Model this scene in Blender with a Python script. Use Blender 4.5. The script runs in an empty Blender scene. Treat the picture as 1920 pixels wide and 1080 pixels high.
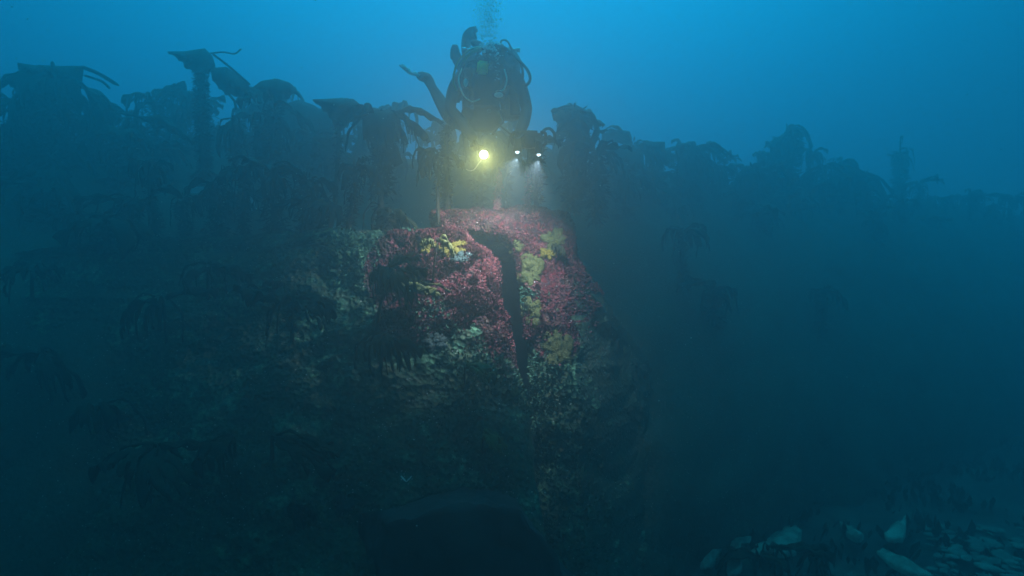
import bpy, bmesh, math, random
from mathutils import Vector, Matrix, noise
from mathutils.bvhtree import BVHTree
PI = math.pi
SC = bpy.context.scene
COL = SC.collection
F = 1144.0          # focal length in pixels of the 1920 px wide photograph
CAMZ = 2.6          # camera height above the sea bed

# ------------------------------------------------------------------ camera
cam_d = bpy.data.cameras.new('camera'); cam = bpy.data.objects.new('camera', cam_d); COL.objects.link(cam)
cam.location = (0, 0, CAMZ); cam.rotation_euler = (math.radians(90), 0, 0)
cam_d.sensor_width = 36; cam_d.lens = 36 * F / 1920; cam_d.clip_start = .05; cam_d.clip_end = 1000
SC.camera = cam
# ------------------------------------------------------------------ world: daylight filtered by the water above
W = bpy.data.worlds.new('World'); SC.world = W; W.use_nodes = True
nt = W.node_tree; nt.nodes.clear()
def N(t, **k):
    n = nt.nodes.new(t)
    for a, b in k.items(): setattr(n, a, b)
    return n
def WM(op, a, b=None):
    n = nt.nodes.new('ShaderNodeMath'); n.operation = op
    for i, v in enumerate((a, b)):
        if v is None: continue
        if isinstance(v, (int, float)): n.inputs[i].default_value = v
        else: nt.links.new(v, n.inputs[i])
    return n.outputs[0]
tc = N('ShaderNodeTexCoord')
nm = N('ShaderNodeVectorMath', operation='NORMALIZE'); nt.links.new(tc.outputs['Generated'], nm.inputs[0])
sep = N('ShaderNodeSeparateXYZ'); nt.links.new(nm.outputs[0], sep.inputs[0])
zz = WM('MULTIPLY_ADD', sep.outputs[2], .5); nt.nodes[-1].inputs[2].default_value = .5
rp = N('ShaderNodeValToRGB'); nt.links.new(zz, rp.inputs[0])
RAMP = [(0.0, (.055, .0075, .0080)), (.40, (.065, .018, .032)), (.50, (.045, .050, .108)), (.58, (.014, .165, .38)),
        (.66, (.006, .36, .78)), (.75, (.002, .58, 1.15)), (.88, (.004, 1.0, 1.8)), (1.0, (.01, 1.7, 2.7))]
el = rp.color_ramp.elements
el[0].position = RAMP[0][0]; el[0].color = (*RAMP[0][1], 1); el[1].position = 1; el[1].color = (*RAMP[-1][1], 1)
for p_, c_ in RAMP[1:-1]:
    e_ = el.new(p_); e_.color = (*c_, 1)
BD = Vector((-.02, .80, .60)).normalized()
dt = N('ShaderNodeVectorMath', operation='DOT_PRODUCT'); nt.links.new(nm.outputs[0], dt.inputs[0]); dt.inputs[1].default_value = BD
lobe = WM('POWER', WM('MAXIMUM', dt.outputs['Value'], 0.0), 5.0)
gain = WM('MULTIPLY_ADD', lobe, .54); nt.nodes[-1].inputs[2].default_value = .22
bg = N('ShaderNodeBackground'); nt.links.new(rp.outputs[0], bg.inputs[0]); nt.links.new(gain, bg.inputs[1])
sky = N('ShaderNodeTexSky', sky_type='NISHITA'); sky.sun_disc = False
SUN_EL, SUN_AZ = 58, 3
sky.sun_elevation = math.radians(SUN_EL); sky.sun_rotation = math.radians(SUN_AZ)
mx = N('ShaderNodeMix', data_type='RGBA', blend_type='MULTIPLY'); mx.inputs[0].default_value = 1
nt.links.new(sky.outputs[0], mx.inputs[6]); mx.inputs[7].default_value = (.01, .35, .7, 1)
bg2 = N('ShaderNodeBackground'); nt.links.new(mx.outputs[2], bg2.inputs[0]); bg2.inputs[1].default_value = .05; mx.inputs[7].default_value = (.001, .16, .32, 1)
ad = N('ShaderNodeAddShader'); nt.links.new(bg.outputs[0], ad.inputs[0]); nt.links.new(bg2.outputs[0], ad.inputs[1])
wo = N('ShaderNodeOutputWorld'); nt.links.new(ad.outputs[0], wo.inputs[0])
# sun: far above the surface, blurred and coloured by the water
sd = bpy.data.lights.new('sun', 'SUN'); sd.energy = 1.1; sd.angle = math.radians(35); sd.color = (.01, .62, 1.0)
sun = bpy.data.objects.new('sun', sd); COL.objects.link(sun)
sdir = Vector((math.sin(math.radians(SUN_AZ)) * math.cos(math.radians(SUN_EL)), math.cos(math.radians(SUN_AZ)) * math.cos(math.radians(SUN_EL)), math.sin(math.radians(SUN_EL))))
sun.rotation_euler = sdir.to_track_quat('Z', 'Y').to_euler(); sun.location = (0, 6, 30)
SC.view_settings.view_transform = 'Standard'; SC.view_settings.look = 'None'
SC.view_settings.exposure = 0; SC.view_settings.gamma = 1; SC.view_settings.use_curve_mapping = False
cy = SC.cycles
cy.use_denoising = True; cy.volume_bounces = 1; cy.max_bounces = 5; cy.diffuse_bounces = 2; cy.transmission_bounces = 4
cy.transparent_max_bounces = 12; cy.sample_clamp_indirect = 4

# ------------------------------------------------------------------ helpers
def P(px, py, Y):
    return Vector(((px - 960) / F * Y, Y, CAMZ + (540 - py) / F * Y))
def tag(o, label=None, cat=None, group=None, kind=None):
    if label: o['label'] = label
    if cat: o['category'] = cat
    if group: o['group'] = group
    if kind: o['kind'] = kind
    return o
def empty(name, loc, label=None, cat=None, group=None):
    o = bpy.data.objects.new(name, None); COL.objects.link(o); o.location = loc; o.empty_display_size = .1
    return tag(o, label, cat, group)
def link(name, me, m, parent=None, smooth=True):
    """one mesh object; world-space coordinates are kept when it gets a parent"""
    if m is not None and not me.materials: me.materials.append(m)
    if smooth: me.shade_smooth()
    o = bpy.data.objects.new(name, me); COL.objects.link(o)
    if parent is not None:
        o.parent = parent
        o.matrix_parent_inverse = Matrix.Translation(-parent.location)
    return o
class MB:
    def __init__(s): s.v = []; s.f = []
    def add(s, vs, fs):
        b = len(s.v); s.v += [tuple(v) for v in vs]; s.f += [tuple(i + b for i in f) for f in fs]
    def mesh(s, name='mesh'):
        me = bpy.data.meshes.new(name); me.from_pydata(s.v, [], s.f); me.update(); return me
    def build(s, name, m, parent=None, smooth=True): return link(name, s.mesh(name), m, parent, smooth)
    def tube(s, pts, rad, n=8, cap=True, squash=None):
        pts = [Vector(p) for p in pts]; k = len(pts)
        rs = rad if isinstance(rad, (list, tuple)) else [rad] * k
        up = Vector((0, 0, 1)); vs = []; fs = []; prev = None
        for i, p in enumerate(pts):
            t = (pts[min(i + 1, k - 1)] - pts[max(i - 1, 0)])
            t = t.normalized() if t.length > 1e-9 else Vector((0, 0, 1))
            if prev is None:
                a = t.orthogonal().normalized()
            else:
                a = (prev - t * prev.dot(t)); a = a.normalized() if a.length > 1e-6 else t.orthogonal().normalized()
            prev = a; b = t.cross(a)
            for j in range(n):
                q = 2 * PI * j / n
                vs.append(p + (a * math.cos(q) + b * math.sin(q)) * rs[i])
        for i in range(k - 1):
            for j in range(n):
                fs.append((i * n + j, i * n + (j + 1) % n, (i + 1) * n + (j + 1) % n, (i + 1) * n + j))
        if cap:
            fs.append(tuple(range(n))[::-1]); fs.append(tuple((k - 1) * n + j for j in range(n)))
        s.add(vs, fs)
    def ball(s, c, r, sc=(1, 1, 1), n=12, rot=None, bump=0, seed=0):
        vs = []; fs = []; c = Vector(c)
        m = n // 2
        for i in range(m + 1):
            th = PI * i / m
            for j in range(n):
                ph = 2 * PI * j / n
                d = Vector((math.sin(th) * math.cos(ph), math.sin(th) * math.sin(ph), math.cos(th)))
                k = 1 + (bump * noise.noise(d * 2.3 + Vector((seed, seed * 1.7, 0))) if bump else 0)
                q = Vector((d.x * sc[0], d.y * sc[1], d.z * sc[2])) * r * k
                if rot: q = rot @ q
                vs.append(c + q)
        for i in range(m):
            for j in range(n):
                fs.append((i * n + j, (i + 1) * n + j, (i + 1) * n + (j + 1) % n, i * n + (j + 1) % n))
        s.add(vs, fs)
    def box(s, c, sx, sy, sz, rot=None, bev=.0):
        bm = bmesh.new(); bmesh.ops.create_cube(bm, size=1)
        for v in bm.verts: v.co = Vector((v.co.x * sx, v.co.y * sy, v.co.z * sz))
        if bev: bmesh.ops.bevel(bm, geom=bm.edges[:], offset=bev, segments=2, affect='EDGES')
        R = rot if rot else Matrix.Identity(3)
        s.add([Vector(c) + R @ v.co for v in bm.verts], [[v.index for v in f.verts] for f in bm.faces]); bm.free()
def smooth_path(pts, n=6):
    """Catmull-Rom through points"""
    pts = [Vector(p) for p in pts]; out = []
    q = [pts[0] * 2 - pts[1]] + pts + [pts[-1] * 2 - pts[-2]]
    for i in range(1, len(q) - 2):
        for k in range(n):
            t = k / n
            a, b, c, d = q[i - 1], q[i], q[i + 1], q[i + 2]
            out.append(.5 * ((2 * b) + (c - a) * t + (2 * a - 5 * b + 4 * c - d) * t * t + (3 * b - a - 3 * c + d) * t ** 3))
    out.append(pts[-1]); return out
def interp(tab, t):
    if t <= tab[0][0]: return tab[0][1]
    for (a, b), (c, d) in zip(tab, tab[1:]):
        if t <= c: return b + (d - b) * (t - a) / (c - a)
    return tab[-1][1]
def fbm(p, o=4):
    return noise.fractal(Vector(p), 1.0, 2.0, o)

# ------------------------------------------------------------------ materials
def new_mat(name):
    m = bpy.data.materials.new(name); m.use_nodes = True
    t = m.node_tree; b = t.nodes['Principled BSDF']; return m, t, b
def noisy(name, cols, scale=6, rough=.8, bump=.3, detail=6, spec=.2, bscale=None, bdist=.02):
    """colours spread over the object by noise"""
    m, t, b = new_mat(name)
    co = t.nodes.new('ShaderNodeTexCoord'); nz = t.nodes.new('ShaderNodeTexNoise')
    nz.inputs['Scale'].default_value = scale; nz.inputs['Detail'].default_value = detail; nz.inputs['Roughness'].default_value = .65
    t.links.new(co.outputs['Object'], nz.inputs['Vector'])
    r = t.nodes.new('ShaderNodeValToRGB'); t.links.new(nz.outputs['Fac'], r.inputs[0])
    e = r.color_ramp.elements; k = len(cols)
    e[0].position = .3; e[0].color = (*cols[0], 1); e[1].position = .7; e[1].color = (*cols[-1], 1)
    for i in range(1, k - 1):
        x = e.new(.3 + .4 * i / (k - 1)); x.color = (*cols[i], 1)
    t.links.new(r.outputs[0], b.inputs['Base Color'])
    b.inputs['Roughness'].default_value = rough; b.inputs['Specular IOR Level'].default_value = spec
    if bump:
        n2 = t.nodes.new('ShaderNodeTexNoise'); n2.inputs['Scale'].default_value = bscale or scale * 4; n2.inputs['Detail'].default_value = 5
        t.links.new(co.outputs['Object'], n2.inputs['Vector'])
        bp = t.nodes.new('ShaderNodeBump'); bp.inputs['Strength'].default_value = bump; bp.inputs['Distance'].default_value = bdist
        t.links.new(n2.outputs['Fac'], bp.inputs['Height']); t.links.new(bp.outputs[0], b.inputs['Normal'])
    return m
def crust(name, stops, fine=38, bs=.9, dirt=(.03, .055, .035)):
    """encrusting life: patches of colour (big noise) broken into small cells (voronoi)"""
    m, t, b = new_mat(name); L = t.links.new
    co = t.nodes.new('ShaderNodeTexCoord')
    big = t.nodes.new('ShaderNodeTexNoise'); big.inputs['Scale'].default_value = 2.6; big.inputs['Detail'].default_value = 7; big.inputs['Roughness'].default_value = .72
    L(co.outputs['Object'], big.inputs['Vector'])
    r = t.nodes.new('ShaderNodeValToRGB'); L(big.outputs['Fac'], r.inputs[0])
    e = r.color_ramp.elements
    e[0].position = stops[0][0]; e[0].color = (*stops[0][1], 1); e[1].position = stops[-1][0]; e[1].color = (*stops[-1][1], 1)
    for p, c in stops[1:-1]:
        x = e.new(p); x.color = (*c, 1)
    vo = t.nodes.new('ShaderNodeTexVoronoi'); vo.inputs['Scale'].default_value = fine; L(co.outputs['Object'], vo.inputs['Vector'])
    v2 = t.nodes.new('ShaderNodeTexNoise'); v2.inputs['Scale'].default_value = fine * .7; v2.inputs['Detail'].default_value = 4; L(co.outputs['Object'], v2.inputs['Vector'])
    rr = t.nodes.new('ShaderNodeMapRange'); rr.inputs[1].default_value = .38; rr.inputs[2].default_value = .62; rr.inputs[3].default_value = .0; rr.inputs[4].default_value = 1.0
    L(v2.outputs['Fac'], rr.inputs[0])
    mx = t.nodes.new('ShaderNodeMix'); mx.data_type = 'RGBA'; L(rr.outputs[0], mx.inputs[0]); mx.inputs[6].default_value = (*dirt, 1); L(r.outputs[0], mx.inputs[7])
    # pale flecks of barnacle and tube worm
    v3 = t.nodes.new('ShaderNodeTexVoronoi'); v3.inputs['Scale'].default_value = 30; v3.inputs['Randomness'].default_value = 1; L(co.outputs['Object'], v3.inputs['Vector'])
    st = t.nodes.new('ShaderNodeMapRange'); st.inputs[1].default_value = .16; st.inputs[2].default_value = .10; L(v3.outputs['Distance'], st.inputs[0])
    nn = t.nodes.new('ShaderNodeTexNoise'); nn.inputs['Scale'].default_value = 7; L(co.outputs['Object'], nn.inputs['Vector'])
    s2 = t.nodes.new('ShaderNodeMapRange'); s2.inputs[1].default_value = .5; s2.inputs[2].default_value = .6; L(nn.outputs['Fac'], s2.inputs[0])
    mu = t.nodes.new('ShaderNodeMath'); mu.operation = 'MULTIPLY'; L(st.outputs[0], mu.inputs[0]); L(s2.outputs[0], mu.inputs[1])
    m3 = t.nodes.new('ShaderNodeMix'); m3.data_type = 'RGBA'; L(mu.outputs[0], m3.inputs[0]); L(mx.outputs[2], m3.inputs[6]); m3.inputs[7].default_value = (.55, .5, .46, 1)
    L(m3.outputs[2], b.inputs['Base Color'])
    b.inputs['Roughness'].default_value = .9; b.inputs['Specular IOR Level'].default_value = .1
    bp = t.nodes.new('ShaderNodeBump'); bp.inputs['Strength'].default_value = bs; bp.inputs['Distance'].default_value = .03
    ads = t.nodes.new('ShaderNodeMath'); ads.operation = 'ADD'; L(v2.outputs['Fac'], ads.inputs[0]); L(vo.outputs['Distance'], ads.inputs[1])
    L(ads.outputs[0], bp.inputs['Height']); L(bp.outputs[0], b.inputs['Normal'])
    return m
M = {}
M['crust'] = crust('coralline_crust', [(.28, (.015, .03, .022)), (.40, (.06, .009, .011)), (.47, (.09, .013, .017)), (.53, (.11, .035, .036)), (.58, (.05, .032, .02)), (.66, (.09, .016, .02)), (.78, (.14, .075, .065))], dirt=(.025, .012, .012))
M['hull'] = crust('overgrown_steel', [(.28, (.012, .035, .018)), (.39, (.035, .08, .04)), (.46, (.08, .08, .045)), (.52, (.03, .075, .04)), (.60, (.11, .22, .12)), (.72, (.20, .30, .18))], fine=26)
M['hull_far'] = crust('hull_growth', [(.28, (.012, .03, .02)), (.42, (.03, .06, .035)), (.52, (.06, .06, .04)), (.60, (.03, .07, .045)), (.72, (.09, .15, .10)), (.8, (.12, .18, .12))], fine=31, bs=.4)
M['turf'] = noisy('red_turf', [(.02, .004, .005), (.065, .010, .012), (.10, .022, .024), (.04, .024, .013)], scale=3.5, bump=0)
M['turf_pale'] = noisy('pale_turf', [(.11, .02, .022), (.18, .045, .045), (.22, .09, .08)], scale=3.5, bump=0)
M['turf_green'] = noisy('green_turf', [(.015, .045, .022), (.035, .09, .05), (.07, .13, .08)], scale=3, bump=0)
M['sponge'] = noisy('yellow_sponge', [(.07, .05, .006), (.10, .078, .009), (.13, .10, .016)], scale=24, bump=.8, bscale=70)
M['sponge_pale'] = noisy('pale_green_sponge', [(.03, .04, .010), (.05, .052, .014), (.07, .07, .02)], scale=24, bump=.8, bscale=70)
M['sponge_blue'] = noisy('grey_sponge', [(.02, .035, .03), (.04, .055, .048)], scale=20, bump=.8, bscale=60)
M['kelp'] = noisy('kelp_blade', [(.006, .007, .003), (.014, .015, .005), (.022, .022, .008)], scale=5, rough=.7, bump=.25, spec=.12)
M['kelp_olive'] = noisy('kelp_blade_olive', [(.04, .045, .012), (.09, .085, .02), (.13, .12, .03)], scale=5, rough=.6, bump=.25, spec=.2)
M['stipe'] = noisy('kelp_stipe', [(.015, .014, .008), (.04, .03, .018)], scale=14, bump=.4)
M['stipe_red'] = noisy('stipe_overgrown_red', [(.08, .02, .02), (.30, .08, .09), (.42, .22, .2)], scale=14, bump=.4)
M['fuzz'] = noisy('epiphytes', [(.012, .014, .008), (.03, .026, .018)], scale=10, bump=0)
M['fuzz_red'] = noisy('epiphytes_red', [(.18, .03, .04), (.42, .12, .13), (.5, .3, .27)], scale=10, bump=0)
M['sand'] = noisy('sand', [(.012, .016, .012), (.03, .035, .028), (.10, .12, .09)], scale=1.1, bump=.5, bscale=9, bdist=.05)
M['debris'] = noisy('pale_plate', [(.03, .05, .04), (.20, .27, .2), (.32, .40, .3)], scale=7, bump=.3)
M['shade_dark'] = noisy('shade_near_black', [(.008, .010, .010), (.02, .022, .02), (.035, .035, .03)], scale=2.5, bump=.4)  # near-black stand-in for shade in the opening and behind the slot
M['stone'] = noisy('silted_stone', [(.05, .07, .055), (.10, .14, .11), (.2, .26, .2)], scale=7, bump=.5)
M['shell'] = noisy('shell', [(.5, .5, .45), (.7, .7, .65)], scale=20, bump=.2)
def plain(name, col, rough=.6, spec=.3, metal=0, var=.25, sc=20):
    return noisy(name, [tuple(c * (1 - var) for c in col), tuple(min(1, c * (1 + var)) for c in col)], scale=sc, rough=rough, bump=.15, spec=spec)
M['suit'] = plain('drysuit', (.012, .013, .014), .75)
M['glove'] = plain('glove', (.018, .018, .02), .8)
M['rubber'] = plain('black_rubber', (.015, .015, .015), .5)
M['webbing'] = plain('webbing', (.03, .03, .03), .9)
M['tank'] = plain('tank_paint', (.05, .06, .06), .4)
M['chrome'] = plain('chrome', (.6, .62, .62), .2, .6); M['chrome'].node_tree.nodes['Principled BSDF'].inputs['Metallic'].default_value = .9
M['yellow'] = plain('yellow_plastic', (.75, .92, .08), .4)
M['green'] = plain('green_hose', (.14, .22, .03), .5)
M['fin'] = plain('fin_rubber', (.02, .02, .02), .5)
M['fin_pale'] = plain('pale_fin', (.6, .9, .7), .5)
M['skin'] = plain('skin', (.45, .28, .22), .6)
M['housing'] = plain('housing', (.02, .02, .022), .4)
m_, t_, b_ = new_mat('mask_glass'); b_.inputs['Base Color'].default_value = (.02, .03, .035, 1); b_.inputs['Roughness'].default_value = .05; b_.inputs['Specular IOR Level'].default_value = .8; M['glass'] = m_
def emis(name, col, s):
    m, t, b = new_mat(name); b.inputs['Base Color'].default_value = (*col, 1)
    b.inputs['Emission Color'].default_value = (*col, 1); b.inputs['Emission Strength'].default_value = s; return m
M['lamp_warm'] = emis('torch_lens_lit', (1, .97, .8), 9)
M['lamp_cool'] = emis('video_lens_lit', (.7, .9, 1.0), 3.0)
m_ = bpy.data.materials.new('air_bubble'); m_.use_nodes = True; t_ = m_.node_tree; t_.nodes.clear()
g_ = t_.nodes.new('ShaderNodeBsdfGlossy'); g_.inputs['Color'].default_value = (.95, 1, 1, 1); g_.inputs['Roughness'].default_value = .5
tr_ = t_.nodes.new('ShaderNodeBsdfTransparent'); fr_ = t_.nodes.new('ShaderNodeLayerWeight'); fr_.inputs[0].default_value = .7
mi_ = t_.nodes.new('ShaderNodeMixShader'); ou_ = t_.nodes.new('ShaderNodeOutputMaterial')
tl_ = t_.nodes.new('ShaderNodeBsdfTranslucent'); tl_.inputs[0].default_value = (.95, 1, 1, 1); m2_ = t_.nodes.new('ShaderNodeMixShader'); m2_.inputs[0].default_value = .2
t_.links.new(tl_.outputs[0], m2_.inputs[1]); t_.links.new(g_.outputs[0], m2_.inputs[2]); t_.links.new(m2_.outputs[0], mi_.inputs[2]); mi_.inputs[0].default_value = .6
t_.links.new(tr_.outputs[0], mi_.inputs[1]); t_.links.new(mi_.outputs[0], ou_.inputs[0]); M['bubble'] = m_

# ------------------------------------------------------------------ sea bed
R0 = random.Random(5)
def seabed():
    xs = [-60 + i * 2.4 for i in range(18)] + [-17 + i * .28 for i in range(122)] + [17.5 + i * 2.4 for i in range(19)]
    ys = [-20 + i * 1.5 for i in range(14)] + [1 + i * .28 for i in range(60)] + [18 + i * 2.2 for i in range(20)]
    vs = []; fs = []
    for y in ys:
        for x in xs:
            z = .16 * fbm((x * .35, y * .35, 3)) + .04 * fbm((x * 2.1, y * 2.1, 1)) + .012 * math.sin(9 * (x * .5 + y) + 2 * noise.noise(Vector((x, y, 0))))
            vs.append((x, y, z))
    n = len(xs)
    for j in range(len(ys) - 1):
        for i in range(n - 1): fs.append((j * n + i, j * n + i + 1, (j + 1) * n + i + 1, (j + 1) * n + i))
    b = MB(); b.add(vs, fs); o = b.build('seabed', M['sand']); tag(o, kind='structure')
seabed()

# ------------------------------------------------------------------ wreck: overgrown hull side running away to the right
def ytop(x): return 9.7 + (.17 * x if x < 0 else .50 * x)
def yfoot(x): return 4.6 + (.70 * x if x > 0 else .15 * x)
ZT = 4.5
HOLES = [(298, 330, 350, 384), (352, 410, 352, 384), (448, 484, 368, 414)]
def hull_pt(x, v):
    z = ZT * v + .07 * math.sin(x * 1.3) * v + .05 * fbm((x * 1.5, 7, 0)) * v
    y = yfoot(x) + (ytop(x) - yfoot(x)) * (v ** 1.8)
    d = .22 * fbm((x * .8, v * 3.2, 2)) + .06 * fbm((x * 3, v * 12, 5))
    return Vector((x, y - d, z))
def build_hull():
    root = empty('shipwreck', (0, 8, 0), 'overgrown side of a sunken ship running away into blue haze behind the diver', 'shipwreck')
    nx, nv = 420, 90; vs = []; fs = []
    xs = [-15 + 34 * i / nx for i in range(nx + 1)]
    for j in range(nv + 1):
        for x in xs: vs.append(hull_pt(x, j / nv))
    def hole(c):
        px = 960 + c.x / c.y * F; py = 540 - (c.z - CAMZ) / c.y * F
        if abs(c.x + .04 + .1 * noise.noise(c * 2)) < .42 and .3 < c.z + .2 * noise.noise(c * 2.5) < 3.05: return True   # plating cut out here so no lamplit surface shows in the slot
        for a, b, t, u in HOLES:
            w = 4 * noise.noise(c * 3)
            if a + w < px < b + w and t + w < py < u + w: return True
        return False
    w = nx + 1
    for j in range(nv):
        for i in range(nx):
            q = (j * w + i, j * w + i + 1, (j + 1) * w + i + 1, (j + 1) * w + i)
            if c_hole and hole((vs[q[0]] + vs[q[2]]) / 2): continue
            fs.append(q)
    b = MB(); b.add(vs, fs); o = b.build('hull_plating', M['hull_far'], root)
    md = o.modifiers.new('thick', 'SOLIDIFY'); md.thickness = .14; md.offset = 1
    # broken gunwale rail on top, left half
    b = MB(); pts = [hull_pt(x, 1) + Vector((0, 0, .05 + .02 * math.sin(x * 4))) for x in [-14 + .4 * i for i in range(80)]]
    b.tube(pts, [.09 + .03 * noise.noise(p * 2) for p in pts], 8); b.build('gunwale', M['hull_far'], root)
    b = MB(); b.box((-5.2, 12.2, 3.9), 7.5, .12, 1.7, Matrix.Rotation(.15, 3, 'Z'), bev=.04); b.build('added_backing', M['hull_far'], root)  # wall added behind the window openings to dim the water seen there
    b = MB(); b.box((-.1, 8.3, 1.9), 3.2, .12, 3.4, bev=.04); b.build('added_backing', M['shade_dark'], root)  # dark sheet added behind the slot to give its shade
    for k in range(11):
        x = -12 + k * 1.9 + R0.uniform(-.3, .3); b = MB()
        pts = [hull_pt(x + .05 * math.sin(v * 9), v) + Vector((0, -.05, 0)) for v in [i / 24 for i in range(25)]]
        b.tube(pts, [.09 + .05 * noise.noise(p * 3) for p in pts], 6); b.build('hull_frame', M['hull_far'], root)
    return root, vs, fs
c_hole = True
WRECK, HV, HF = build_hull()
BV = {'hull': BVHTree.FromPolygons(HV, HF)}

# ------------------------------------------------------------------ two encrusted masses with the dark slot between
def loft(name, Ltab, Rtab, Ytab, ztop, thick, seed, amp, nz=170, nu=340, xpush=0):
    """closed solid: every level is a rounded loop from L(z) to R(z), rounded over at the top"""
    vs = []; fs = []
    capn = 14
    for j in range(nz + capn):
        if j < nz: z = -.3 + (ztop + .3) * j / (nz - 1); k = 1
        else:
            a = (j - nz + 1) / capn; z = ztop + .10 * math.sin(a * PI / 2); k = max(.02, math.cos(a * PI / 2))
        L = interp(Ltab, z); R = interp(Rtab, z); Y0 = interp(Ytab, z)
        cx = (L + R) / 2; hx = (R - L) / 2; cy_ = Y0 + thick / 2; hy = thick / 2
        hx = max(.03, hx - (1 - k) * .18); hy = hy * (k * .6 + .4) if j >= nz else hy
        if j == nz + capn - 1: hx *= .3; hy *= .02
        for i in range(nu):
            # more points on the front half
            t = i / nu
            th = -PI * (t / .75) if t < .75 else -PI - PI * ((t - .75) / .25)
            c, s = math.cos(th), math.sin(th)
            n_ = 5.0
            x = cx + hx * (abs(c) ** (2 / n_)) * (1 if c > 0 else -1)
            y = cy_ + hy * (abs(s) ** (2 / n_)) * (1 if s > 0 else -1)
            y += xpush * max(0, -x - 1.2) + 1.3 * max(0, x - .55) * (1 if ztop > 3.2 else 0)
            p = Vector((x, y, z))
            n = Vector((c * .40, s, .15 if j < nz else .5))
            d = amp * fbm((x * 1.6 + seed, y * 1.6, z * 1.6), 5) + amp * .33 * fbm((x * 7 + seed, y * 7, z * 7), 4) + .018 * noise.noise(p * 30)
            vs.append(p + n * d)
    N_ = nz + capn
    for j in range(N_ - 1):
        for i in range(nu):
            fs.append((j * nu + i, j * nu + (i + 1) % nu, (j + 1) * nu + (i + 1) % nu, (j + 1) * nu + i))
    fs.append(tuple((N_ - 1) * nu + i for i in range(nu)))
    b = MB(); b.add(vs, fs); me = b.mesh(name)
    BV[name] = BVHTree.FromPolygons(vs, [f for f in fs if len(f) == 4])
    return me, vs, fs
def tab(pts, Yt):
    """pixel edge list -> (z, x) table, deeper rows first"""
    out = []
    for px, py in pts:
        Y = Yt
        for _ in range(6):
            z = CAMZ + (540 - py) / F * Y; Y = interp(YT, z)
        out.append((z, (px - 960) / F * Y))
    return sorted(out)
YT = [(0, 3.2), (1, 3.9), (2, 4.5), (3, 5.1), (3.4, 5.4)]
YL = YT
meL, vL, fL = loft('reef_left', [(-1, -9.5), (2.2, -9.0), (2.9, -6.5), (3.1, -2.3)], tab([(868, 426), (878, 448), (912, 470), (928, 500), (938, 560), (950, 620), (964, 700), (990, 790), (1020, 1000)], 5), YL, 3.0, 1.1, 3.3, .12, xpush=.22)
YT = [(0, 4.2), (1, 4.7), (2, 5.15), (3, 5.6), (3.5, 5.8)]
meR, vR, fR = loft('reef_right', tab([(800, 392), (806, 430), (868, 434), (935, 440), (958, 458), (968, 500), (978, 560), (988, 620), (996, 700), (1004, 800), (1012, 1000)], 5.4),
           tab([(1045, 392), (1066, 402), (1080, 425), (1090, 480), (1150, 560), (1240, 650), (1320, 760), (1370, 900)], 5.6), YT, 3.27, 1.0, 8.1, .10)
oL = link('wreckage_mass', meL, M['crust']); oR = link('wreckage_mass', meR, M['crust'])
for o_ in (oL, oR):
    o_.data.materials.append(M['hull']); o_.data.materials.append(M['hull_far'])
    for f_ in o_.data.polygons:
        c_ = f_.center
        if c_.z + .5 * noise.noise(c_ * 1.3) < 2.15 or c_.x + .5 * noise.noise(c_ * 1.1) < -.95 or c_.x - .3 * noise.noise(c_ * 1.5) > .95: f_.material_index = 1  # green growth, darker outside the lamp pool: light falloff put into colour
        if o_ is oR and f_.normal.x < -.6 and c_.z < 2.95: f_.material_index = 2  # crevice wall: shade painted with a darker growth material
        if c_.x + .3 * noise.noise(c_ * 1.7) - .25 * (2.6 - c_.z) > .62: f_.material_index = 2  # right slope darkened in colour to look unlit
tag(oL, 'large crusted mass of wreckage left of the dark curved slot, filling the lower left', 'wreckage', 'crusted masses of wreckage under the diver')
tag(oR, 'lit pink crusted hump of wreckage right of the dark curved slot', 'wreckage', 'crusted masses of wreckage under the diver')

def hit(px, py, which=None):
    """where the sight line of a pixel meets the wreckage: point, normal"""
    o = Vector((0, 0, CAMZ)); d = (P(px, py, 1) - o).normalized(); best = None
    for k, t in BV.items():
        if which and k not in which: continue
        r = t.ray_cast(o, d, 40)
        if r[0] and (best is None or r[3] < best[2]):
            n = r[1]
            if n.dot(d) > 0: n = -n
            best = (r[0], n, r[3])
    return best
# fine growth
def turf(name, label, faces, vs, n, m, hmin, hmax, seed, cond=lambda p: True, cat='seaweed'):
    r = random.Random(seed); b = MB(); k = 0; tries = 0
    while k < n and tries < n * 30:
        tries += 1
        f = faces[r.randrange(len(faces))]
        a, bb, c, d = (vs[i] for i in f[:4])
        u, v = r.random(), r.random()
        p = a.lerp(bb, u).lerp(d.lerp(c, u), v)
        nn = (bb - a).cross(d - a)
        if nn.length < 1e-9: continue
        nn.normalize()
        if nn.y > 0: nn = -nn
        if nn.y > .25 and nn.z < .3: continue
        if not cond(p): continue
        k += 1
        h = r.uniform(hmin, hmax)
        g = (nn + Vector((r.uniform(-.8, .8), r.uniform(-.8, .8), r.uniform(-.4, .9)))).normalized()
        s = g.orthogonal(); s = (Matrix.Rotation(r.uniform(0, 6.3), 3, g) @ s).normalized() * h * r.uniform(.22, .5)
        t2 = p + g * h * .6 + s * r.uniform(-.5, .5); t3 = p + g * h + s * r.uniform(-.8, .8)
        q = p - g * .01
        b.add([q - s * .3, q + s * .3, t2 + s * .8, t3, t2 - s * .8], [(0, 1, 2, 4), (4, 2, 3)])
    o = b.build(name, m); tag(o, label, cat, kind='stuff'); return o
def scr(p): return 960 + p.x / p.y * F, 540 - (p.z - CAMZ) / p.y * F
fLq = [f for f in fL if len(f) == 4]; fRq = [f for f in fR if len(f) == 4]
def near(p):
    return p.y > 0 and -1.6 < p.x < 1.8 and p.z > 1.2
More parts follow.
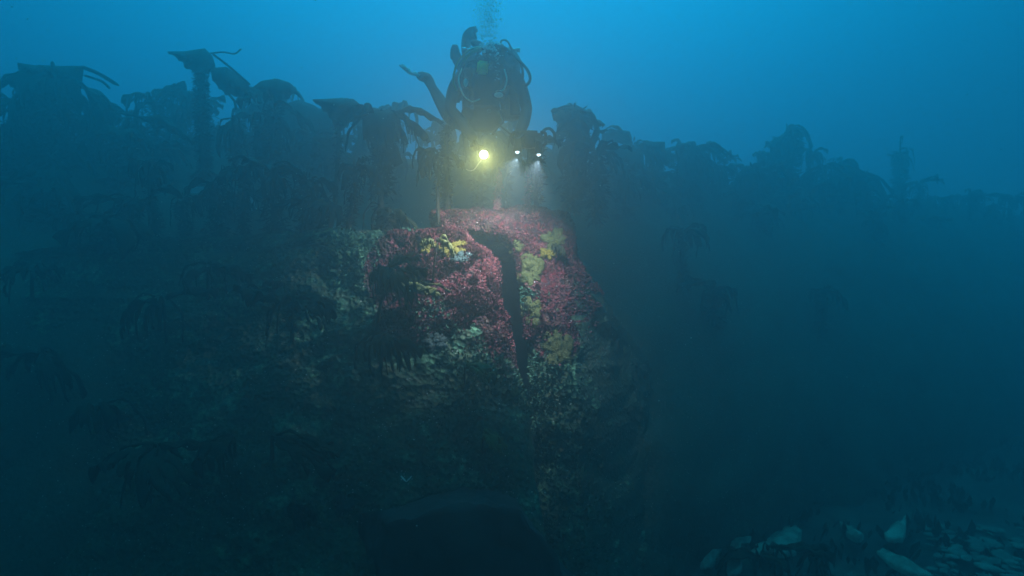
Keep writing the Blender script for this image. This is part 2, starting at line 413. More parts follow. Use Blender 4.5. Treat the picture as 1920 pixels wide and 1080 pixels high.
turf('red_seaweed_turf', 'short red seaweed turf on the wreckage left of the dark slot', fLq, vL, 24000, M['turf'], .010, .034, 1, lambda p: near(p) and p.x + .3 * noise.noise(p * 2) > -.92 and p.z + .3 * noise.noise(p * 1.7) > 2.15 and noise.noise(p * 3) + .5 * noise.noise(p * 9) > -.05)  # red turf confined to the lamp pool, drawing its edge in colour
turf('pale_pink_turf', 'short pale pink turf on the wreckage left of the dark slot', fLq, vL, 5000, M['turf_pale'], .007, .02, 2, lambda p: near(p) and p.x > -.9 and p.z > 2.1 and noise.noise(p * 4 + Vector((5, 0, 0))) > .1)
turf('red_seaweed_turf', 'short red seaweed turf on the hump right of the dark slot', fRq, vR, 18000, M['turf'], .010, .034, 3, lambda p: near(p) and p.z > 2.15 and scr(p)[0] < 1130 and noise.noise(p * 3) + .5 * noise.noise(p * 9) > -.05)  # red likewise stops where the lamp pool ends on the right
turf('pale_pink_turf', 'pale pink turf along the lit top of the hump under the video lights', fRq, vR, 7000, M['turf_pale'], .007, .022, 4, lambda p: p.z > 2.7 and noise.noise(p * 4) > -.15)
turf('green_seaweed_turf', 'dull green seaweed turf over the lower left wreckage', fLq, vL, 22000, M['turf_green'], .012, .036, 6, lambda p: noise.noise(p * 1.6 + Vector((0, 3, 0))) > .12)
turf('green_seaweed_turf', 'dull green seaweed turf low on the right of the slot', fRq, vR, 6000, M['turf_green'], .012, .034, 7, lambda p: p.z < 2.6 and p.x < .75 and noise.noise(p * 1.6 + Vector((0, 3, 0))) > -.1)

# sponge sheets on the lit face
def sponge(px, py, w, h, m, label, seed, thick=.03):
    g = hit(px, py, ('reef_left', 'reef_right'))
    if not g: return
    Yd = g[0].y; vs = []; fs = []; nr, na = 15, 54; r = random.Random(seed)
    c0 = None
    pts = []
    for i in range(nr + 1):
        for a in range(na):
            th = 2 * PI * a / na
            e = 1 + .75 * noise.noise(Vector((math.cos(th) * 1.9, math.sin(th) * 1.9, seed))) + .3 * noise.noise(Vector((math.cos(th) * 5, math.sin(th) * 5, seed)))
            q = i / nr * e
            x = g[0].x + w / F * Yd * q * math.cos(th); z = g[0].z + h / F * Yd * q * math.sin(th)
            best = None
            for k in ('reef_left', 'reef_right'):
                rc = BV[k].ray_cast(Vector((x, 1.5, z)), Vector((0, 1, 0)), 8)
                if rc[0] and (best is None or rc[3] < best[3]): best = rc
            y = best[0].y if best and abs(best[0].y - Yd) < .3 else Yd + .1
            k = math.sqrt(max(0, 1 - (i / nr) ** 2))
            y -= thick * k * (1 + .9 * noise.noise(Vector((x * 26, z * 26, seed))) + .5 * noise.noise(Vector((x * 70, z * 70, seed)))) - .008
            vs.append((x, y, z))
    for i in range(nr):
        for a in range(na): fs.append((i * na + a, i * na + (a + 1) % na, (i + 1) * na + (a + 1) % na, (i + 1) * na + a))
    b = MB(); b.add(vs, fs); o = b.build('sponge', m)
    md = o.modifiers.new('thick', 'SOLIDIFY'); md.thickness = .02; md.offset = 0
    tag(o, label, 'sponge', 'sponges on the wreckage')
sponge(848, 468, 26, 17, M['sponge'], 'bright yellow sponge patch right of the small kelp on the lit face', 1)
sponge(800, 462, 14, 12, M['sponge'], 'small bright yellow sponge patch left of the small kelp on the lit face', 2)
sponge(862, 480, 20, 10, M['sponge_blue'], 'pale blue grey sponge just below the bright yellow sponge', 3)
sponge(966, 462, 16, 12, M['sponge_pale'], 'small yellow green sponge at the top right edge of the dark slot', 4)
sponge(994, 505, 24, 30, M['sponge_pale'], 'largest yellow green sponge, right of the middle of the dark slot', 5)
sponge(1040, 450, 22, 22, M['sponge_pale'], 'dull green sponge high on the right of the lit hump', 6)
sponge(1028, 474, 13, 10, M['sponge'], 'small yellow sponge beneath the dull green one on the right', 7)
sponge(996, 588, 20, 26, M['sponge_pale'], 'lower pale green sponge beside the bottom of the dark slot', 8)
sponge(1045, 655, 26, 34, M['sponge_pale'], 'broad faint green sponge low on the right hump', 9, .02)
sponge(815, 640, 22, 14, M['sponge_blue'], 'faint grey sponge under the red turf left of the slot', 10)
sponge(645, 948, 16, 16, M['sponge_blue'], 'round pale sponge alone near the bottom left of the dark block', 11)

#==NEXT==
# ------------------------------------------------------------------ kelp
def fuzz_mb(pts, r0, n, seed, size=.06, squash=1.0):
    r = random.Random(seed); b = MB(); k = len(pts)
    for _ in range(int(n * 1.5)):
        t = r.random() * (k - 1); i = int(t); p = Vector(pts[i]).lerp(Vector(pts[min(i + 1, k - 1)]), t - i)
        d = Vector((r.gauss(0, 1), r.gauss(0, 1), r.gauss(0, .5))).normalized()
        p = p + d * r0 * r.uniform(.1, 1) * (.66 + .34 * noise.noise(Vector((t * .55, seed, 0))))
        g = (d + Vector((r.uniform(-.5, .5), r.uniform(-.5, .5), r.uniform(-1.1, .5)))).normalized()
        s = g.orthogonal(); s = (Matrix.Rotation(r.uniform(0, 6.3), 3, g) @ s).normalized()
        h = size * .62 * r.uniform(.5, 1.7); w = h * r.uniform(.07, .2)
        b.add([p - s * w * .4, p + s * w * .4, p + g * h * .55 + s * w, p + g * h, p + g * h * .5 - s * w], [(0, 1, 2, 4), (4, 2, 3)])
    return b
def strap(b, p0, az, elv, L, w, droop, seed, cur=(0, 0), n=12):
    """one finger of a kelp blade: leaves upward and outward, bends over and hangs"""
    r = random.Random(seed); p = Vector(p0); vs = []; fs = []
    d = Vector((math.cos(az) * math.cos(elv), math.sin(az) * math.cos(elv), math.sin(elv)))
    tw = r.uniform(-.6, .6); ph = r.uniform(0, 6)
    for i in range(n + 1):
        t = i / n
        d = (d + Vector((cur[0], cur[1], -droop)) * (1.0 / n) * (1.1 + t)).normalized()
        p = p + d * (L / n)
        s = d.cross(Vector((0, 0, 1)))
        if s.length < .15: s = Vector((-math.sin(az), math.cos(az), 0))
        s = Matrix.Rotation(tw * t * 2, 3, d) @ s.normalized()
        ww = w * (1.25 * (1 - t) ** .55 + .04) * (1 + .15 * math.sin(t * 11 + ph))
        up = s.cross(d) * (.12 * w + .02 * math.sin(t * 14 + ph))
        vs += [p - s * ww, p - s * ww * .35 + up, p + s * ww * .35 + up, p + s * ww]
    for i in range(n):
        for j in range(3): fs.append((i * 4 + j, i * 4 + j + 1, (i + 1) * 4 + j + 1, (i + 1) * 4 + j))
    b.add(vs, fs)
def fan(b, p0, az, elv, L, w, droop, seed, cur=(0, 0), spread=1.1):
    """a digitate kelp blade: one broad palm torn into fingers of unequal length that fold over and hang"""
    r = random.Random(seed); nf = r.randrange(4, 7); per = 3; nc = nf * per; n = 13
    split = r.uniform(.28, .5); fl = [r.uniform(.5, 1.0) for _ in range(nf)]; wav = r.uniform(0, 6); cols = []
    for c in range(nc + nf):
        f = c // (per + 1); q = (c % (per + 1)) / per          # each finger owns its own columns
        u = ((f + q) / nf) * 2 - 1; uc = ((f + .5) / nf) * 2 - 1
        a = az + u * spread * .5; p = Vector(p0); col = []
        d = Vector((math.cos(a) * math.cos(elv), math.sin(a) * math.cos(elv), math.sin(elv) + .08 * math.sin(u * 5 + wav)))
        dc = Vector((math.cos(az + uc * spread * .5), math.sin(az + uc * spread * .5), 0))
        for i in range(n + 1):
            t = i / n
            k = 1 if t < split else (1 if t < 1 else 1)
            tt = t * (1 if t < split else 1)
            d = (d + Vector((cur[0], cur[1], -droop * (.8 + .5 * noise.noise(Vector((u * 2, t, seed)))))) / n * (.6 + 1.8 * t)).normalized()
            step = L / n * (1 if t < split else fl[f])
            p = p + d * step
            # fingers taper towards their own middle line after the split
            x = p.copy()
            if t > split:
                s = (t - split) / (1 - split); side = Vector((-dc.y, dc.x, 0))
                x = x - side * (q - .5) * 2 * w * s * .7 * spread
            x += Vector((0, 0, .018 * math.sin(t * 13 + u * 6 + wav)))
            col.append(x)
        cols.append(col)
    vs = []; fs = []
    for col in cols: vs += col
    m = n + 1
    for c in range(len(cols) - 1):
        same = (c % (per + 1)) != per
        for i in range(n):
            t = (i + 1) / n
            if not same and t > split: continue
            fs.append((c * m + i, c * m + i + 1, (c + 1) * m + i + 1, (c + 1) * m + i))
    b.add(vs, fs)
def sheet(b, top, bot, Y, bulge=.18, nt=22, ns=9, seed=0):
    """a broad folded blade between two edges given as (px, py[, dY])"""
    def ev(e, t):
        q = t * (len(e) - 1); i = min(int(q), len(e) - 2); u = q - i
        a, c = e[i], e[i + 1]
        return [(a[k] if k < len(a) else 0) * (1 - u) + (c[k] if k < len(c) else 0) * u for k in range(3)]
    vs = []; fs = []
    for i in range(nt + 1):
        A = ev(top, i / nt); B = ev(bot, i / nt)
        for j in range(ns + 1):
            s = j / ns; x = A[0] * (1 - s) + B[0] * s; y = A[1] * (1 - s) + B[1] * s
            dy = A[2] * (1 - s) + B[2] * s - bulge * math.sin(PI * s) * math.sin(PI * (i / nt) ** .8) + .03 * math.sin(i * 1.1 + seed) * s
            vs.append(P(x + 1.5 * math.sin(i * 1.7 + seed) * s, y + 2.2 * math.sin(i * 1.3 + seed) * s, Y + dy))
    for i in range(nt):
        for j in range(ns): fs.append((i * (ns + 1) + j, (i + 1) * (ns + 1) + j, (i + 1) * (ns + 1) + j + 1, i * (ns + 1) + j + 1))
    b.add(vs, fs)
def holdfast_mb(base, r, seed):
    rr = random.Random(seed); b = MB(); base = Vector(base)
    for k in range(8):
        a = k * PI / 4 + rr.uniform(-.3, .3); l = r * rr.uniform(2.2, 4)
        b.tube([base + Vector((0, 0, r * 1.6)), base + Vector((math.cos(a) * l * .5, math.sin(a) * l * .5, r * .7)), base + Vector((math.cos(a) * l, math.sin(a) * l, -r * .6))], [r * .5, r * .38, r * .2], 5)
    return b
def thick(o, t=.008):
    md = o.modifiers.new('thick', 'SOLIDIFY'); md.thickness = t; md.offset = 0
def kelp(label, stipe, r=.02, crown=None, sheets=None, Y=None, fuzz=None, seed=1, mb='kelp', ms='stipe', mf='fuzz', group='kelp plants', extra=None):
    """stipe: world points from base to crown; crown: dict(n, L, w, droop, el, az, arc, cur)"""
    root = empty('kelp_plant', stipe[0], label, 'kelp', group)
    pts = smooth_path(stipe, 6)
    b = MB(); b.tube(pts, [r * (1.25 - .5 * i / len(pts)) * (1 + .15 * noise.noise(p * 9)) for i, p in enumerate(pts)], 8)
    b.build('stipe', M[ms], root)
    holdfast_mb(stipe[0], r, seed).build('holdfast', M[ms], root)
    if fuzz:
        a, c, rad, n = fuzz[:4]; k = len(pts); q = pts[int(a * (k - 1)):int(c * (k - 1)) + 1]
        fuzz_mb(q, rad, n, seed, fuzz[4] if len(fuzz) > 4 else .06).build('epiphytes', M[mf], root, smooth=False)
    b = MB(); top = pts[-1]; rr = random.Random(seed * 7 + 1)
    if crown:
        n = crown.get('n', 10); arc = crown.get('arc', 2 * PI); a0 = crown.get('az', 0)
        nfan = max(2, round(n / 4.5)); cu = crown.get('cur', (.55, .1))
        for k in range(nfan):
            az = a0 + arc * ((k + rr.uniform(.1, .9)) / nfan - .5)
            fan(b, top + Vector((rr.uniform(-.03, .03), rr.uniform(-.03, .03), rr.uniform(-.12, .02) * crown.get('L', .6))), az, crown.get('el', .7) * rr.uniform(-.1, 1.5) - .1, crown.get('L', .6) * rr.uniform(.7, 1.35),
                crown.get('w', .055) * .6, crown.get('droop', 2.6) * rr.uniform(.15, 1.2), seed * 31 + k, cu, rr.uniform(.6, 1.7))
        for k in range(n // 5 + 1):
            az = a0 + arc * (rr.random() - .5)
            strap(b, top, az, crown.get('el', .7) + rr.uniform(-.2, .5), crown.get('L', .6) * rr.uniform(.8, 1.3), crown.get('w', .055) * rr.uniform(.08, .2),
                  crown.get('droop', 2.6) * rr.uniform(.6, 1.5), seed * 57 + k, crown.get('cur', (0, 0)))
    for k, s in enumerate(sheets or []): sheet(b, s[0], s[1], (s[2] if len(s) > 2 else Y), s[3] if len(s) > 3 else .18, seed=seed + k)
    if extra: extra(b)
    o = b.build('blade', M[mb], root); thick(o)
    return root
def rimY(px):
    Y = 9
    for _ in range(20): Y = ytop((px - 960) / F * Y)
    return Y - .1
def path(px, py0, py1, Y, lean=0, wob=6, seed=0):
    r = random.Random(seed)
    return [P(px + lean * t + wob * math.sin(t * 3 + seed) * t * (1 - t), py0 + (py1 - py0) * t, Y + .1 * t * math.sin(seed)) for t in (0, .25, .5, .75, 1)]
# the plants that stand out against the light, left to right
Y = 7.6
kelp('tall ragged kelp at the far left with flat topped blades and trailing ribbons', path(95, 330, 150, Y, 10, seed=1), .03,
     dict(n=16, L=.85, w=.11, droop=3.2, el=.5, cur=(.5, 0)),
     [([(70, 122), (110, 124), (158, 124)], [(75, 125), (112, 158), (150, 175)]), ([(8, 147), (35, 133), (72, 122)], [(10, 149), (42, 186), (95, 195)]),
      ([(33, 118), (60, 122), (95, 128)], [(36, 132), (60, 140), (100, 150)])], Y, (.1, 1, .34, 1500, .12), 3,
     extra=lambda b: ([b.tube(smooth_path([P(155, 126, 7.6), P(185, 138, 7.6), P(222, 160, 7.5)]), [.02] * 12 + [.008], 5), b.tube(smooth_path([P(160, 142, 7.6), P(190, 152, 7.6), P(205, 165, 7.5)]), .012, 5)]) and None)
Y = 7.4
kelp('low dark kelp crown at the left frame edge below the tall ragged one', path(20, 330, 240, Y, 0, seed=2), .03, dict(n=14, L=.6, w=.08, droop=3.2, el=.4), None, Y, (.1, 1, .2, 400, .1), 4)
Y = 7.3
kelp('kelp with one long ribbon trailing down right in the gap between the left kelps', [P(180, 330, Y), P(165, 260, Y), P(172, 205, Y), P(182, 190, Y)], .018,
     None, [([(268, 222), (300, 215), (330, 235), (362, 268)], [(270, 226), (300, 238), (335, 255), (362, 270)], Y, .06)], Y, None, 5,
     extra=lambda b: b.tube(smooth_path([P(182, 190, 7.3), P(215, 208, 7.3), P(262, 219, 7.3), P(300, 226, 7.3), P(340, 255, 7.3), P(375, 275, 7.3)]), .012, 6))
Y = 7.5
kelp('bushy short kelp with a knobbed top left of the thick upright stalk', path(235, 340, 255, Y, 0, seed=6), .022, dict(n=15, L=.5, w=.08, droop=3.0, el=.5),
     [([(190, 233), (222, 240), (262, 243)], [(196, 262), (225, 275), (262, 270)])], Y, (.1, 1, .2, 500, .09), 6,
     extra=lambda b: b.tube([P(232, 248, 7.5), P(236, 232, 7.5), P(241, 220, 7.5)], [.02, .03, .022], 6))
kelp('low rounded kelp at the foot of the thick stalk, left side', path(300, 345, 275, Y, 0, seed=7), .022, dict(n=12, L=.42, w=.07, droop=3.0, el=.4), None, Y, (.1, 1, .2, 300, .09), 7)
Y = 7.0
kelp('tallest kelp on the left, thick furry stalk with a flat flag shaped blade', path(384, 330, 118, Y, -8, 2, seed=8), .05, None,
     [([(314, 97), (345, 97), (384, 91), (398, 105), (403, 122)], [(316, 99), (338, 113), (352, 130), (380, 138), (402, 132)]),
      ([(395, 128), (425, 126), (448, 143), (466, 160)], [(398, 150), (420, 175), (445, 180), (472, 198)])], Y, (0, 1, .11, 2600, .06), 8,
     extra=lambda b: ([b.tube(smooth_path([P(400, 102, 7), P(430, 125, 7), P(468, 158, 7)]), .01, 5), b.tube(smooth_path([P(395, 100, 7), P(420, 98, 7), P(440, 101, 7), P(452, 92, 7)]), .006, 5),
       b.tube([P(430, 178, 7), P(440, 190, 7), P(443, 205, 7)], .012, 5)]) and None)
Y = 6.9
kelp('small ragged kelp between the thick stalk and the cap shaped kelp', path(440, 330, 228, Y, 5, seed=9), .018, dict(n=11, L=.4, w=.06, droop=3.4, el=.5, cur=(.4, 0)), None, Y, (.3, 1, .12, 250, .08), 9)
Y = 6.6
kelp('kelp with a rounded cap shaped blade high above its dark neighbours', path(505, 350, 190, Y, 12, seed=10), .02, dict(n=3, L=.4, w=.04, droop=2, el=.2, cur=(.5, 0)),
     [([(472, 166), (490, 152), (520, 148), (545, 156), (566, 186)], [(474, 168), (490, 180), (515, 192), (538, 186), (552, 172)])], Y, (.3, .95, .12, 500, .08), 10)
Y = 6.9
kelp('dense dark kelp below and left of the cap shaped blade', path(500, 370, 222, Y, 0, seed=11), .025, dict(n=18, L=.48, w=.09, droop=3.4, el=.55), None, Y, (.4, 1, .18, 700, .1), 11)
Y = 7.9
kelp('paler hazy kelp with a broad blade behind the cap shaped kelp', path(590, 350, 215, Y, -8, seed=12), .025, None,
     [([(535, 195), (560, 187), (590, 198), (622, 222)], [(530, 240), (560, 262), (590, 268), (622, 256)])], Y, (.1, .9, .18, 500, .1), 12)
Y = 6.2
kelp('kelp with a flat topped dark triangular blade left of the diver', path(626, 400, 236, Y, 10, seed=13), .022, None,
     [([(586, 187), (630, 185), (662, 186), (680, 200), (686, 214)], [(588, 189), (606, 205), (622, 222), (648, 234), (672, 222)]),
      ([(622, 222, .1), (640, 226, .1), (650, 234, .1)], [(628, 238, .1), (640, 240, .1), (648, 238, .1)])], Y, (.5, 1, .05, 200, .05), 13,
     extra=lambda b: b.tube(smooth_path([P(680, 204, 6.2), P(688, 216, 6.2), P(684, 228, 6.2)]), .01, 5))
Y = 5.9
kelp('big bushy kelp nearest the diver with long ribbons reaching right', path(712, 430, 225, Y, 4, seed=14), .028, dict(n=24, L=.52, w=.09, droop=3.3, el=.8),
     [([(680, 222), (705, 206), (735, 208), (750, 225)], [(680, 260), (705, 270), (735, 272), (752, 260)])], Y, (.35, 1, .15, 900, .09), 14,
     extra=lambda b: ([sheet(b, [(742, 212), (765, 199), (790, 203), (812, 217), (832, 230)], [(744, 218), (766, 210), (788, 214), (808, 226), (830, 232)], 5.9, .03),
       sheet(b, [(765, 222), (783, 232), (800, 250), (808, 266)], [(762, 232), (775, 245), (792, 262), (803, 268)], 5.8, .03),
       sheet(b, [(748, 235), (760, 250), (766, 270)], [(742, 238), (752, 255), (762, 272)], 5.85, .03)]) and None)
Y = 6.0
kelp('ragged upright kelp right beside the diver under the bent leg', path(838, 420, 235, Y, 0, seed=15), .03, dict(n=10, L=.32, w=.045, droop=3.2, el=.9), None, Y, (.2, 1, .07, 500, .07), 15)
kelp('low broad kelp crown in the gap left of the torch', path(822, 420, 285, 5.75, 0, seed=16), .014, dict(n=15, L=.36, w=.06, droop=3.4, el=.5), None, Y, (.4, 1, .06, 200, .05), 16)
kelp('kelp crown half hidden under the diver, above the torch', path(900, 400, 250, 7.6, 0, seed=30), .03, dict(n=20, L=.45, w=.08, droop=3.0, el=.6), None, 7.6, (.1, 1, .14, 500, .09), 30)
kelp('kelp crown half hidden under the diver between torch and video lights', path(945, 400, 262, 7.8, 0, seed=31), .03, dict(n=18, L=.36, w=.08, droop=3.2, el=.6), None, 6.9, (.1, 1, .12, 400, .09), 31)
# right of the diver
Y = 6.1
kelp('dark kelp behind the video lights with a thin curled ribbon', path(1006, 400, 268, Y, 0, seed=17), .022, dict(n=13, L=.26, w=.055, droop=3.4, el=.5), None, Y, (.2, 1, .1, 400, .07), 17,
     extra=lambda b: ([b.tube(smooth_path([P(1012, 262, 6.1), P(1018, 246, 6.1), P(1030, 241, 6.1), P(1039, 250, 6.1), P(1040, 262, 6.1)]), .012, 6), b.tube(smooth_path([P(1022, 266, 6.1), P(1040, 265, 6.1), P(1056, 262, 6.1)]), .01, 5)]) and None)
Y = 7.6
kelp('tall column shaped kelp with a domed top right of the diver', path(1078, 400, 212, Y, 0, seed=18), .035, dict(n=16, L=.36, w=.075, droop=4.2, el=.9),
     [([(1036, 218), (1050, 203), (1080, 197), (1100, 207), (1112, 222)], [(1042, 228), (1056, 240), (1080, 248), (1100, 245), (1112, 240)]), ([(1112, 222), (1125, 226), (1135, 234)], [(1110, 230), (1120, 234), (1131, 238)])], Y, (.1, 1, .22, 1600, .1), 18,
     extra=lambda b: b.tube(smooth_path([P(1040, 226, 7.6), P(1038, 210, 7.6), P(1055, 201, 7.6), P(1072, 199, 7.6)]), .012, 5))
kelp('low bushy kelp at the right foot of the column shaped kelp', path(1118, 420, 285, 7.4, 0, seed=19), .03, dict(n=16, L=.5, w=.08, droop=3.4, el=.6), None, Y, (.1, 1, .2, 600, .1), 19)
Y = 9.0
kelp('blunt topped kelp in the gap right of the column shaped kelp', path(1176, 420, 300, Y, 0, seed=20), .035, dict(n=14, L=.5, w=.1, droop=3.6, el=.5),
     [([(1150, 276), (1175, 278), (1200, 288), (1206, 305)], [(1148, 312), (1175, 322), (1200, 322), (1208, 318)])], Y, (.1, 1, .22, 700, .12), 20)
Y = 9.6
kelp('kelp with a small square blade lifted above the middle of the right ridge', path(1228, 420, 285, Y, -2, seed=21), .03, dict(n=8, L=.4, w=.07, droop=3.6, el=.2),
     [([(1206, 263), (1225, 266), (1247, 266)], [(1211, 280), (1227, 287), (1245, 284)])], Y, (.0, .8, .24, 600, .12), 21)
Y = 10.2
kelp('wide bushy kelp with a thin hooked ribbon on the right ridge', path(1288, 420, 290, Y, 0, seed=22), .035, dict(n=22, L=.75, w=.12, droop=3.2, el=.6), None, Y, (.1, 1, .35, 1100, .13), 22,
     extra=lambda b: b.tube(smooth_path([P(1315, 290, 10.2), P(1322, 276, 10.2), P(1336, 275, 10.2), P(1341, 292, 10.2), P(1338, 308, 10.2)]), [.03, .03, .03, .04, .05] * 5, 5) if 0 else None)
Y = 12.0
kelp('hazy tall kelp standing highest on the far right ridge', path(1478, 420, 258, Y, 0, seed=23), .045, dict(n=18, L=.75, w=.12, droop=4.2, el=1.0), [([(1455, 275), (1475, 240), (1492, 245), (1500, 282)], [(1440, 300), (1465, 305), (1485, 300), (1500, 285)])], Y, (.1, 1, .3, 1300, .15), 23)
kelp('small hazy kelp with drooping ribbons left of the highest far kelp', path(1432, 420, 290, Y, 0, seed=24), .03, dict(n=10, L=.5, w=.07, droop=3.6, el=.8), None, Y, (.3, 1, .15, 300, .12), 24)
kelp('low hazy kelp on the ridge between the hooked ribbon and the far tall kelp', path(1382, 420, 318, 11.4, 0, seed=25), .03, dict(n=14, L=.6, w=.1, droop=3.4, el=.5), None, Y, (.2, 1, .25, 400, .14), 25)
kelp('broad topped hazy kelp right of the highest far kelp', path(1548, 430, 312, 12.4, 0, seed=26), .04, dict(n=20, L=.85, w=.14, droop=3.6, el=.5), None, Y, (.1, 1, .4, 900, .15), 26)
kelp('flat hazy kelp with one ribbon pointing right', path(1618, 430, 325, 13.0, 0, seed=27), .035, dict(n=12, L=.7, w=.1, droop=2.6, el=.3, cur=(.9, 0)), None, Y, (.1, 1, .25, 400, .15), 27)
kelp('lone faint kelp like a torch flame, farthest one clearly seen at right', path(1686, 440, 285, 15.0, 2, seed=28), .05, dict(n=12, L=.6, w=.1, droop=5.0, el=1.2), None, Y, (.3, 1, .18, 600, .18), 28)
# understorey on the rim: a few prototypes, copied with their parts
def proto(seed, h, n, L, w, el, droop, fz):
    pts = [Vector((0, 0, 0)), Vector((.03, 0, h * .3)), Vector((-.02, .02, h * .65)), Vector((.02, 0, h))]
    return kelp('x', pts, .028, dict(n=n, L=L, w=w, droop=droop, el=el), None, 0, fz, seed, group='low kelp plants along the rim of the wreck')
PR = [proto(51, .55, 14, .55, .09, .6, 3.2, (.2, 1, .18, 350, .1)), proto(52, .8, 18, .5, .08, .9, 3.8, (.1, 1, .2, 500, .1)),
      proto(53, .4, 11, .6, .1, .3, 2.6, (.2, 1, .14, 250, .1)), proto(54, .95, 12, .45, .06, .7, 4.2, (.1, 1, .13, 500, .08))]
used = set()
def put(root, loc, rz, sc, label, group=None):
    if root in used:
        r = root.copy(); COL.objects.link(r)
        for ch in root.children:
            c = ch.copy(); COL.objects.link(c); c.parent = r
    else: r = root; used.add(root)
    r.location = loc; r.rotation_euler = (random.uniform(-.12, .12), random.uniform(-.12, .12), rz); r.scale = (sc, sc, sc)
    r['label'] = label
    if group: r['group'] = group
    return r
random.seed(12)
zones = [(-40, 180, 'low dark kelp in the crowd below the tall ragged kelp at far left', 15), (180, 480, 'low dark kelp on the rim around the foot of the thick furry stalk', 16),
         (480, 760, 'low dark kelp in the crowd under the cap shaped and triangular blades', 20), (760, 1010, 'low kelp on the rim in the haze behind the diver', 12),
         (1010, 1230, 'low dark kelp around the foot of the column shaped kelp', 15), (1230, 1500, 'low hazy kelp on the right ridge short of the highest far kelp', 20),
         (1500, 1720, 'faint low kelp on the far right ridge around the broad topped one', 10), (1720, 1960, 'faintest low kelp where the ridge fades at the right frame edge', 10)]
for a, c, lab, n in zones:
    for k in range(n):
        px = a + (c - a) * (k + random.uniform(.1, .9)) / n; Y = rimY(px) - (random.uniform(0, .9) if not 285 < px < 490 else -.12); x = (px - 960) / F * Y
        v = 1 - (rimY(px) - Y) * .22
        p = hull_pt(x, min(1, v))
        put(PR[random.randrange(4)], p + Vector((0, -.05, -.05)), random.uniform(0, 6.28), random.uniform(.7, 1.15) * (.8 if 1230 < px < 1440 else 1), lab)
# kelps along the crest of the near left mass
for k in range(13):
    px = 30 + k * 56 + random.uniform(-18, 18); g = hit(px, 452 + random.uniform(0, 14), ('reef_left',))
    if g: put(PR[random.randrange(4)], g[0] + Vector((0, .35, .05)), random.uniform(0, 6.28), random.uniform(.5, .85), 'dim low kelp along the crest of the dark mass left of the lit hump', 'kelp plants along the crest of the near wreckage')
# kelps on the hull side, dim
def on(px, py, lab, k, sc, rz, which=None):
    g = hit(px, py, which)
    if g: put(PR[k], g[0] + Vector((0, .02, -.03)), rz, sc, lab, 'kelp plants down the side of the wreck')
for px, py, lab, k, sc in [
    (640, 395, 'dim kelp on the wreck side directly under the flat topped triangular blade', 1, .9), (575, 400, 'dim kelp on the wreck side left of the one under the triangular blade', 3, 1.0),
    (735, 400, 'dim kelp low on the wreck side left of the red lit turf', 3, .8), (430, 440, 'dim kelp on the wreck side right of the window openings', 0, .9),
    (90, 440, 'dim kelp low on the wreck side at far left under the low dark crown', 0, 1.1), (200, 480, 'dim kelp on the wreck side left of the window openings', 2, 1.0),
    (1170, 430, 'dim kelp on the dark slope just right of the lit hump', 1, .9), (1280, 560, 'narrow dark kelp in the middle of the dark right slope', 3, .9),
    (1345, 640, 'dim kelp lower on the dark right slope', 1, .8), (1420, 450, 'dim kelp high on the right slope under the hazy ridge', 0, 1.0),
    (1540, 660, 'dim kelp in the blue murk right of centre on the slope', 3, .9), (1650, 480, 'dim kelp far right on the slope', 1, .9)]:
    on(px, py, lab, k, sc, px * 1.3)
# foreground plants on the near mass
def fore(px, py, hpx, lab, crown, fz=None, mb='kelp', ms='stipe', lean=0, r=.012, seed=1, mf='fuzz', out=.12, extra=None):
    g = hit(px, py)
    Yb = g[0].y; base = g[0]
    Yt = Yb - out
    pts = [base, P(px + lean * .2, py - hpx * .35, Yb - out * .7), P(px + lean * .6, py - hpx * .7, Yt), P(px + lean, py - hpx, Yt)]
    kelp(lab, pts, r, crown, None, Yb, fz, seed, mb, ms, mf, 'kelp plants on the near wreckage', extra)
fore(812, 526, 72, 'small olive kelp lit by the lights between the two bright yellow sponges', dict(n=10, L=.16, w=.03, droop=3.4, el=.9), None, 'kelp_olive', seed=61, r=.007, lean=8)
fore(1046, 486, 22, 'little round dark kelp on the right of the lit hump', dict(n=12, L=.09, w=.03, droop=3, el=.6), None, 'kelp', seed=62, r=.006, out=.1)
fore(706, 622, 115, 'dark bushy kelp on a long bent stalk just left of the red lit turf', dict(n=24, L=.30, w=.05, droop=3.0, el=.7), (.6, 1, .1, 350, .05), seed=63, lean=26, r=.011, out=.25)
fore(745, 560, 36, 'brownish kelp ribbons streaming right under the dark bushy kelp', dict(n=9, L=.40, w=.02, droop=.55, el=-.25, az=-.05, arc=.6, cur=(.6, -.1)), None, 'kelp_olive', seed=64, r=.006, out=.18)
fore(715, 690, 60, 'dark kelp with ribbons drooping both ways below the long bent stalk', dict(n=12, L=.30, w=.035, droop=3.2, el=.25), None, seed=65, r=.01, out=.25)
fore(548, 640, 78, 'very dark drooping kelp crown left of the long bent stalk', dict(n=18, L=.34, w=.06, droop=2.2, el=.35), (.3, 1, .08, 200, .05), seed=66, r=.012, out=.3)
fore(520, 570, 38, 'small dark kelp knob above the very dark drooping crown', dict(n=12, L=.14, w=.04, droop=3, el=.5), None, seed=67, r=.009)
fore(872, 720, 34, 'olive drooping kelp frond low on the face left of the slot', dict(n=9, L=.22, w=.035, droop=2.0, el=.3, az=0, arc=3.4, cur=(.5, 0)), None, 'kelp_olive', seed=68, r=.006, out=.15)
fore(905, 850, 40, 'lower olive kelp frond near the foot of the slot', dict(n=8, L=.2, w=.03, droop=2.2, el=.2, az=-.2, arc=1.6, cur=(.7, -.1)), None, 'kelp_olive', seed=69, r=.006, out=.15)
fore(290, 900, 60, 'broad dark kelp lying like a low mound at lower left', dict(n=16, L=.36, w=.07, droop=1.8, el=.2), None, seed=70, r=.014, out=.3)
fore(510, 860, 44, 'long dark kelp sloping down to the right at lower left', dict(n=9, L=.45, w=.045, droop=.9, el=.05, az=0, arc=1.2, cur=(.7, -.2)), None, seed=71, r=.012, out=.3)
